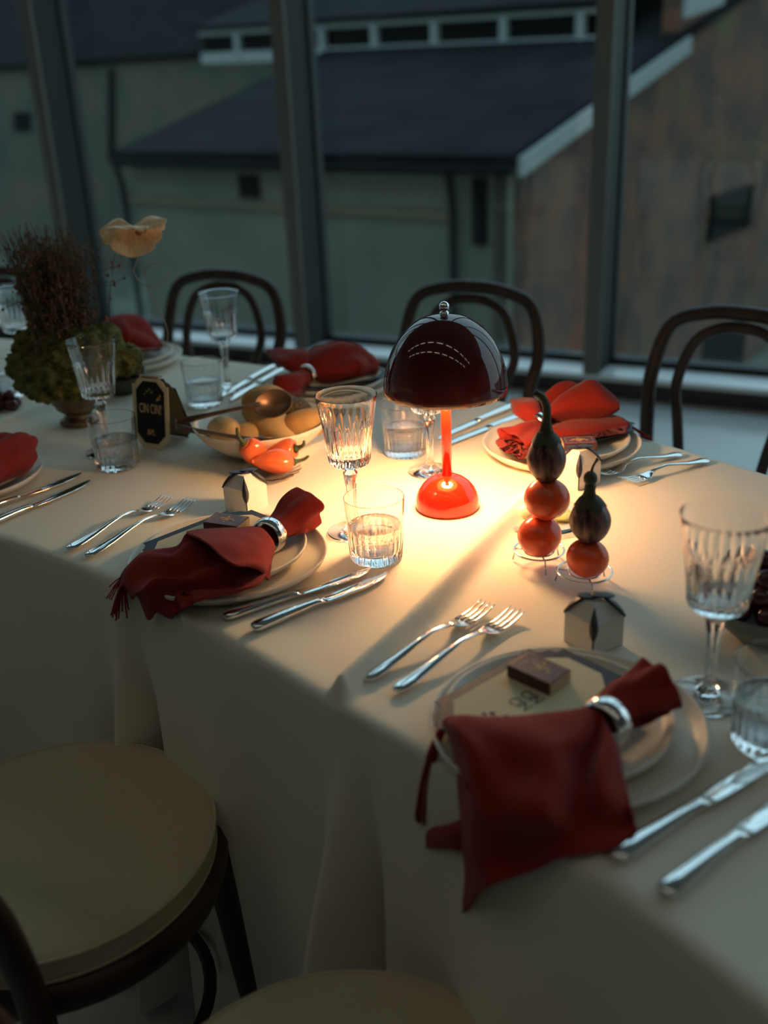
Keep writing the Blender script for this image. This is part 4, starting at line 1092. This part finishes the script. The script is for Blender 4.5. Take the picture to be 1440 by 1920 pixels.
# ================================================================== tomato and aubergine stacks on wire stands
def wire_stand(label, c, h, R):
    t = thing('wire_stand', label, 'stand', c, 0, 'wire ring stands')
    mesh('outer_ring', *tube([(R * math.cos(2 * PI * i / 48), R * math.sin(2 * PI * i / 48), h) for i in range(48)], .0014, 8, True), 'wire', t)
    mesh('inner_ring', *tube([(R * .6 * math.cos(2 * PI * i / 40), R * .6 * math.sin(2 * PI * i / 40), h - .001) for i in range(40)], .0012, 8, True), 'wire', t)
    for q in (0, 120, 240):
        a = rad(q - 85)
        mesh('leg', *tube([(R * .55 * math.cos(a), R * .55 * math.sin(a), h - .002), (R * .98 * math.cos(a), R * .98 * math.sin(a), h - .003), (R * 1.10 * math.cos(a), R * 1.10 * math.sin(a), 0.0012)], .0012, 8), 'wire', t)
    return t
def tomato(label, c, R, seed):
    def fn(p):
        a = math.atan2(p.y, p.x); q = p * (1 + .015 * math.cos(4 * a + seed)); d = math.hypot(p.x, p.y) / R
        if p.z > 0: q.z -= .05 * R * math.exp(-(d / .22) ** 2)
        return q
    return tag(mesh('tomato', *blob(R, R, R * .95, 40, 24, fn), 'tomato', loc=c), label, 'tomato', 'tomatoes in the stacks')
def aubergine(label, c, R, L, tilt, kind):
    t = thing('small_aubergine', label, 'aubergine', c, 0, 'small dark aubergines'); t.rotation_euler = tilt
    def fn(p):
        s = p.z / L; k = 1 - .22 * smooth01((s + .2)) ; return Vector((p.x * k, p.y * k, p.z))
    mesh('fruit', *blob(R, R, L, 36, 22, fn), 'aub', t)
    g = G(); v = []; f = []; n = 40
    for i in range(7):
        s = i / 6; z = L * (1.02 - .42 * s)
        for k in range(n):
            a = 2 * PI * k / n; zz = z - L * .20 * s * (1 if kind else .8) * (.5 + .5 * math.cos(5 * a)); q = max(-1, min(1, zz / L)); rr = R * math.sqrt(max(0, 1 - q * q)) * (1 - .22 * smooth01(q + .2)) + .0016
            v.append((rr * math.cos(a), rr * math.sin(a), zz))
    for i in range(6):
        for k in range(n):
            k2 = (k + 1) % n; f.append((i * n + k, i * n + k2, (i + 1) * n + k2, (i + 1) * n + k))
    mesh('calyx', v, f, 'stemdark', t)
    if kind == 0:
        mesh('stem', *tube(spline([(0, 0, L * .93), (.001, 0, L + .012), (.001, 0, L + .028), (-.004, 0, L + .042), (-.014, 0, L + .050)], 20), [.010, .0085, .0075, .0066, .006] + [.0055] * 6 + [.005] * 6 + [.0045] * 4, 12), 'stemdark', t)
    else:
        mesh('stem', *tube(spline([(0, 0, L * .93), (.001, 0, L + .006), (.002, 0, L + .012)], 8), [.009, .008, .0075, .007, .007, .007, .007, .007, .007], 12), 'stemdark', t)
        mesh('stem_knob', *xf(blob(.0085, .0085, .0095, 18, 12), (.002, 0, L + .020)), 'stemdark', t)
        mesh('stem_tip', *tube(spline([(.003, 0, L + .026), (.006, 0, L + .036), (.012, 0, L + .045)], 8), [.0022, .002, .0018, .0016, .0015, .0015, .0015, .0018, .0022], 8), 'stemdark', t)
    return t
s1 = at(1011, 1032, .022); S1 = Vector((s1.x, s1.y, TZ + .002)); wire_stand('wire ring stand under the taller stack of two tomatoes', S1, .021, .033)
s2 = at(1096, 1072, .022); S2 = Vector((s2.x, s2.y, TZ + .002)); wire_stand('wire ring stand under the single tomato', S2, .021, .034)
RT = .0288
def lean_up(base, h, dx): return base + Vector((dx, 0, h))
tomato('lower tomato of the taller stack, on its wire ring', lean_up(S1, .0415, 0), RT, 0)
tomato('upper tomato of the taller stack, under an aubergine', lean_up(S1, .0415 + .0525, .0085), RT * 1.02, 1)
aubergine('tall dark aubergine with curved stem on top of two tomatoes', lean_up(S1, .0415 + .0525 + .059, .0065), .0255, .036, (0, rad(-2), 0), 0)
tomato('single tomato on its wire ring under the smaller aubergine', lean_up(S2, .0395, .003), .0265, 2)
aubergine('striped dark aubergine with knobbed stem on a single tomato', lean_up(S2, .0395 + .0545, .004), .0262, .033, (0, rad(-4), 0), 1)

# ================================================================== butter on glass dish
bd = at(1022, 972, .002)
tag(mesh('glass_dish', *lathe([(0, 0), (.05, 0), (.066, .003), (.068, .005), (.066, .0055), (.05, .0028), (0, .0028)], 72), 'crystal', loc=bd), 'flat clear glass dish behind the tomato stacks', 'dish')
bm_ = at(992, 967, .004); bt = tag(mesh('butter_pat', *blob(.020, .018, .016, 28, 16, lambda p: Vector((p.x * (1 + .1 * noise.noise(p * 60)), p.y, max(p.z, -.004) * (1 + .15 * noise.noise(p * 80))))), 'butter', loc=bm_ + Vector((0, 0, .005))), 'pale butter pat with dark seeds on the glass dish', 'butter')
g = G()
for i in range(26):
    a = random.uniform(0, 2 * PI); q = abs(random.gauss(0, .0055)); x, y = q * math.cos(a) - .001, q * math.sin(a); z = .016 * math.sqrt(max(0, 1 - (x / .02) ** 2 - (y / .018) ** 2))
    g.add(xf(blob(.0016, .0009, .0008, 8, 5), (x, y, z + .0004), (0, 0, a)))
o = g.out('seeds', 'seed', bt); o['kind'] = 'stuff'
ck = at(1052, 968, .006); tag(mesh('cucumber_slice', *xf(lathe([(0, 0), (.017, 0), (.018, .0015), (.018, .0035), (.017, .005), (0, .005)], 32), (0, 0, 0), (rad(8), rad(5), 0)), 'cuke', loc=ck), 'pale green cucumber slice on the glass dish', 'food')

# ================================================================== flower arrangement
ub = at(150, 792, .002)
ar = thing('flower_arrangement', 'dried brown flowers and green moss in a small bronze urn', 'flower arrangement', ub)
mesh('urn', *lathe([(0, 0), (.036, 0), (.038, .003), (.037, .008), (.030, .012), (.026, .018), (.026, .022), (.032, .026), (.040, .032), (.042, .036), (.041, .039), (.046, .043), (.049, .048), (.047, .052), (.052, .058), (.054, .066), (.053, .072), (.056, .076), (.054, .079), (.048, .076), (.044, .06), (0, .045)], 56), 'bronze', ar)
def mossball(c, R, seed):
    def fn(p):
        d = p.normalized(); n1_ = noise.noise(d * 2.6 + Vector((seed, 0, 0))); n2_ = noise.noise(d * 9 + Vector((0, seed, 0))); n3 = noise.noise(d * 24 + Vector((0, 0, seed)))
        return p * (1 + .22 * n1_ + .16 * n2_ + .10 * n3)
    return xf(blob(R, R, R * .85, 56, 36, fn), c)
for i, (dx, dy, z, R) in enumerate(((-.055, -.01, .098, .052), (-.085, .01, .115, .040), (-.03, -.04, .100, .050), (.02, -.045, .096, .040), (.055, -.015, .122, .046), (.06, .02, .155, .042), (.10, .02, .118, .036), (.0, .03, .12, .060), (-.075, .03, .155, .036), (.03, .0, .150, .050), (-.02, .01, .16, .050), (-.005, -.02, .135, .045))):
    mesh('moss_clump', *mossball((dx, dy, z), R, i * 3.1), 'moss', ar)
g = G(); gb = G(); random.seed(11)
for i in range(470):
    base = Vector((random.gauss(.0, .020), random.gauss(.01, .020), .12)); H = random.uniform(.11, .262) ; a = random.uniform(0, 2 * PI); sp = random.uniform(.005, .085) * (H / .25)
    tip = base + Vector((sp * .9 * math.cos(a) - .018, sp * math.sin(a) * .8, H)); mid = base.lerp(tip, .5) + Vector((random.gauss(0, .01), random.gauss(0, .01), .01))
    P = spline([base, mid, tip], 6); g.add(tube(P, .0007, 4))
    for k in range(random.randint(4, 8)):
        s = random.uniform(.35, 1.0); c = P[int(s * 6)]; e = c + Vector((random.gauss(0, .011), random.gauss(0, .011), random.uniform(.002, .016)))
        g.add(tube([c, e], .0005, 3)); R = random.uniform(.0013, .0031)
        gb.add(xf(blob(R, R, R * 1.3, 6, 4), e))
for i in range(16):
    a = random.uniform(0, 2 * PI); b0 = Vector((0, 0, .2)); e = b0 + Vector((.12 * math.cos(a), .09 * math.sin(a), random.uniform(.02, .16)))
    P = spline([b0, b0.lerp(e, .5) + Vector((0, 0, .03)), e], 8); g.add(tube(P, .0006, 4)); gb.add(xf(blob(.003, .003, .004, 6, 4), e))
for i in range(9):
    b0 = Vector((-.03 + .01 * i, -.02, .15)); e = b0 + Vector((-.03 + random.gauss(0, .02), -.05, random.uniform(-.05, .03))); g.add(tube(spline([b0, b0.lerp(e, .5) + Vector((0, -.01, .02)), e], 8), .0008, 4)); gb.add(xf(blob(.002, .002, .003, 6, 4), e))
o = g.out('dried_stems', 'dry', ar); o['kind'] = 'stuff'
o = gb.out('seed_heads', 'bud', ar); o['kind'] = 'stuff'

# orchid on its long curled stalk
OY = ub.y - .01
oc = aty(252, 432, OY)
orc = thing('orchid_spray', 'single peach orchid bloom on a thin curled stalk above the dried flowers', 'flower', ub + Vector((.02, 0, .14)))
def petal(pts_c, L, wd, dirv, nv, cup, name='petal', m='petal', ruff=.05, n=18, w=14):
    d = Vector(dirv).normalized(); nv = Vector(nv); nv = (nv - d * nv.dot(d)).normalized(); sd = d.cross(nv); v = []; f = []
    for i in range(n + 1):
        s = i / n; ww = wd * math.sqrt(max(0.0, 1 - ((s - .56) / .565) ** 2)) * (.35 + .65 * smooth01(s * 2.2))
        for j in range(w + 1):
            e = j / w * 2 - 1
            v.append(Vector(pts_c) + d * L * s * (1 - .12 * e * e * s) + sd * ww * e + nv * (cup * (s * s) + cup * .7 * e * e * s + ruff * wd * math.sin(e * 7 + s * 5) * s))
    for i in range(n):
        for j in range(w): f.append((i * (w + 1) + j, i * (w + 1) + j + 1, (i + 1) * (w + 1) + j + 1, (i + 1) * (w + 1) + j))
    o = mesh(name, *local((v, f), orc), m, orc); return solid(o, .0007)
fw = Vector((.15, -.95, -.25))
petal(oc + Vector((-.002, -.002, .002)), .052, .041, (-.06, -.35, -1), (.1, -1, .25), .010)      # big lower petal
petal(oc + Vector((0, 0, .006)), .064, .026, (-1, -.15, .02), (.1, -.75, .7), -.014)             # left
petal(oc + Vector((0, 0, .008)), .060, .022, (1, -.12, .26), (0, -.6, 1), -.010)             # upper right
petal(oc + Vector((.004, .004, 0)), .046, .020, (1, .10, -.34), (.2, -1, .2), .006)              # right lower
petal(oc + Vector((-.004, -.010, .010)), .030, .040, (-.10, -.9, .14), (0, -.1, 1), -.006)       # ruffled upper middle
mesh('lip', *local(xf(blob(.006, .008, .006, 18, 12), oc + Vector((.010, -.012, -.002))), orc), 'lip', orc)
mesh('tendril', *local(tube(spline([oc + Vector((.012, -.016, .002)), oc + Vector((.020, -.020, -.003)), oc + Vector((.026, -.020, .002)), oc + Vector((.022, -.019, .007))], 14), .0007, 6), orc), 'lip', orc)
def O(px, py, k=0): return aty(px, py, OY + k)
path = [oc + Vector((0, .004, 0)), O(262, 470, .02), O(256, 492, .02), O(251, 508, .015), O(262, 528, .01), O(285, 537, 0), O(308, 528, -.01), O(316, 510, -.015), O(304, 497, -.01), O(285, 496, 0), O(272, 508, .006), O(275, 530, .008), O(288, 562, .008), O(304, 592, .006), O(314, 622, .004), O(312, 642, .002), O(298, 652, 0), O(260, 654, 0), O(218, 656, 0), O(170, 660, .01), ub + Vector((.0, 0, .15))]
mesh('stalk', *local(tube(spline(path, 150), .0010, 6), orc), 'stalk', orc)

# ================================================================== bowls of dark fruit and grapes
def fruit_bowl(label, c, R, H, m):
    return tag(mesh('fruit_bowl', *lathe([(0, 0), (R * .5, 0), (R * .56, .003), (R * .85, H * .5), (R, H - .002), (R - .001, H), (R - .004, H - .002), (R * .8, H * .5), (R * .5, .008), (0, .006)], 64), m, loc=c), label, 'bowl')
def grape(label, c, R, m, grp):
    return tag(mesh('grape', *blob(R, R, R * 1.08, 20, 12), m, loc=c), label, 'grape', grp)
rb = at(1432, 1140, .035); rb.z = TZ + .002; fruit_bowl('grey bowl of dark fruit cut by the right edge', rb, .062, .042, 'greybowl')
g0 = None; random.seed(5)
lay_ = [(0.0, 0, .040)] + [(.026, k * 60 + 10, .040) for k in range(6)] + [(.044, k * 36, .044) for k in range(10)] + [(.014, k * 120, .058) for k in range(3)] + [(.032, k * 60, .062) for k in range(6)] + [(.010, k * 120 + 60, .077) for k in range(3)] + [(.022, k * 72 + 30, .080) for k in range(5)] + [(.006, k * 180, .094) for k in range(2)]
for R, a, z in lay_:
    c = rb + Vector((R * math.cos(rad(a)), R * math.sin(rad(a)), z))
    if g0 is None: g0 = grape('dark red grape heaped in the grey bowl at the right edge', c, .0115, 'grape', 'grapes in the grey bowl')
    else: o = g0.copy(); COL.objects.link(o); o.location = c
db = at(232, 735, .002); fruit_bowl('dark stone bowl behind the black table sign', db, .055, .038, 'darkbowl')
gd = None
for dx, dy, z in ((.012, -.012, .036), (-.012, .008, .036), (.032, -.004, .040), (.014, .016, .040), (.030, .020, .042), (.024, .004, .056), (.040, .006, .050)):
    c = db + Vector((dx, dy, z))
    if gd is None: gd = grape('dark grape in the stone bowl behind the table sign', c, .0115, 'fig', 'grapes behind the table sign')
    else: o = gd.copy(); COL.objects.link(o); o.location = c
gl = at(2, 770, .0); gg = None
for dx, dy, z in ((0, 0, .011), (.020, -.004, .011), (-.020, .002, .011), (.008, .018, .011), (-.014, .018, .011), (.030, .014, .011), (.002, .004, .029), (.020, .010, .028), (-.014, .008, .029), (.030, -.006, .010), (-.034, .012, .011), (-.004, -.020, .011)):
    c = gl + Vector((dx, dy, z + .002))
    if gg is None: gg = grape('red grape in the small bunch on the cloth at the left edge', c, .0108, 'grape', 'grapes on the cloth at the left edge')
    else: o = gg.copy(); COL.objects.link(o); o.location = c
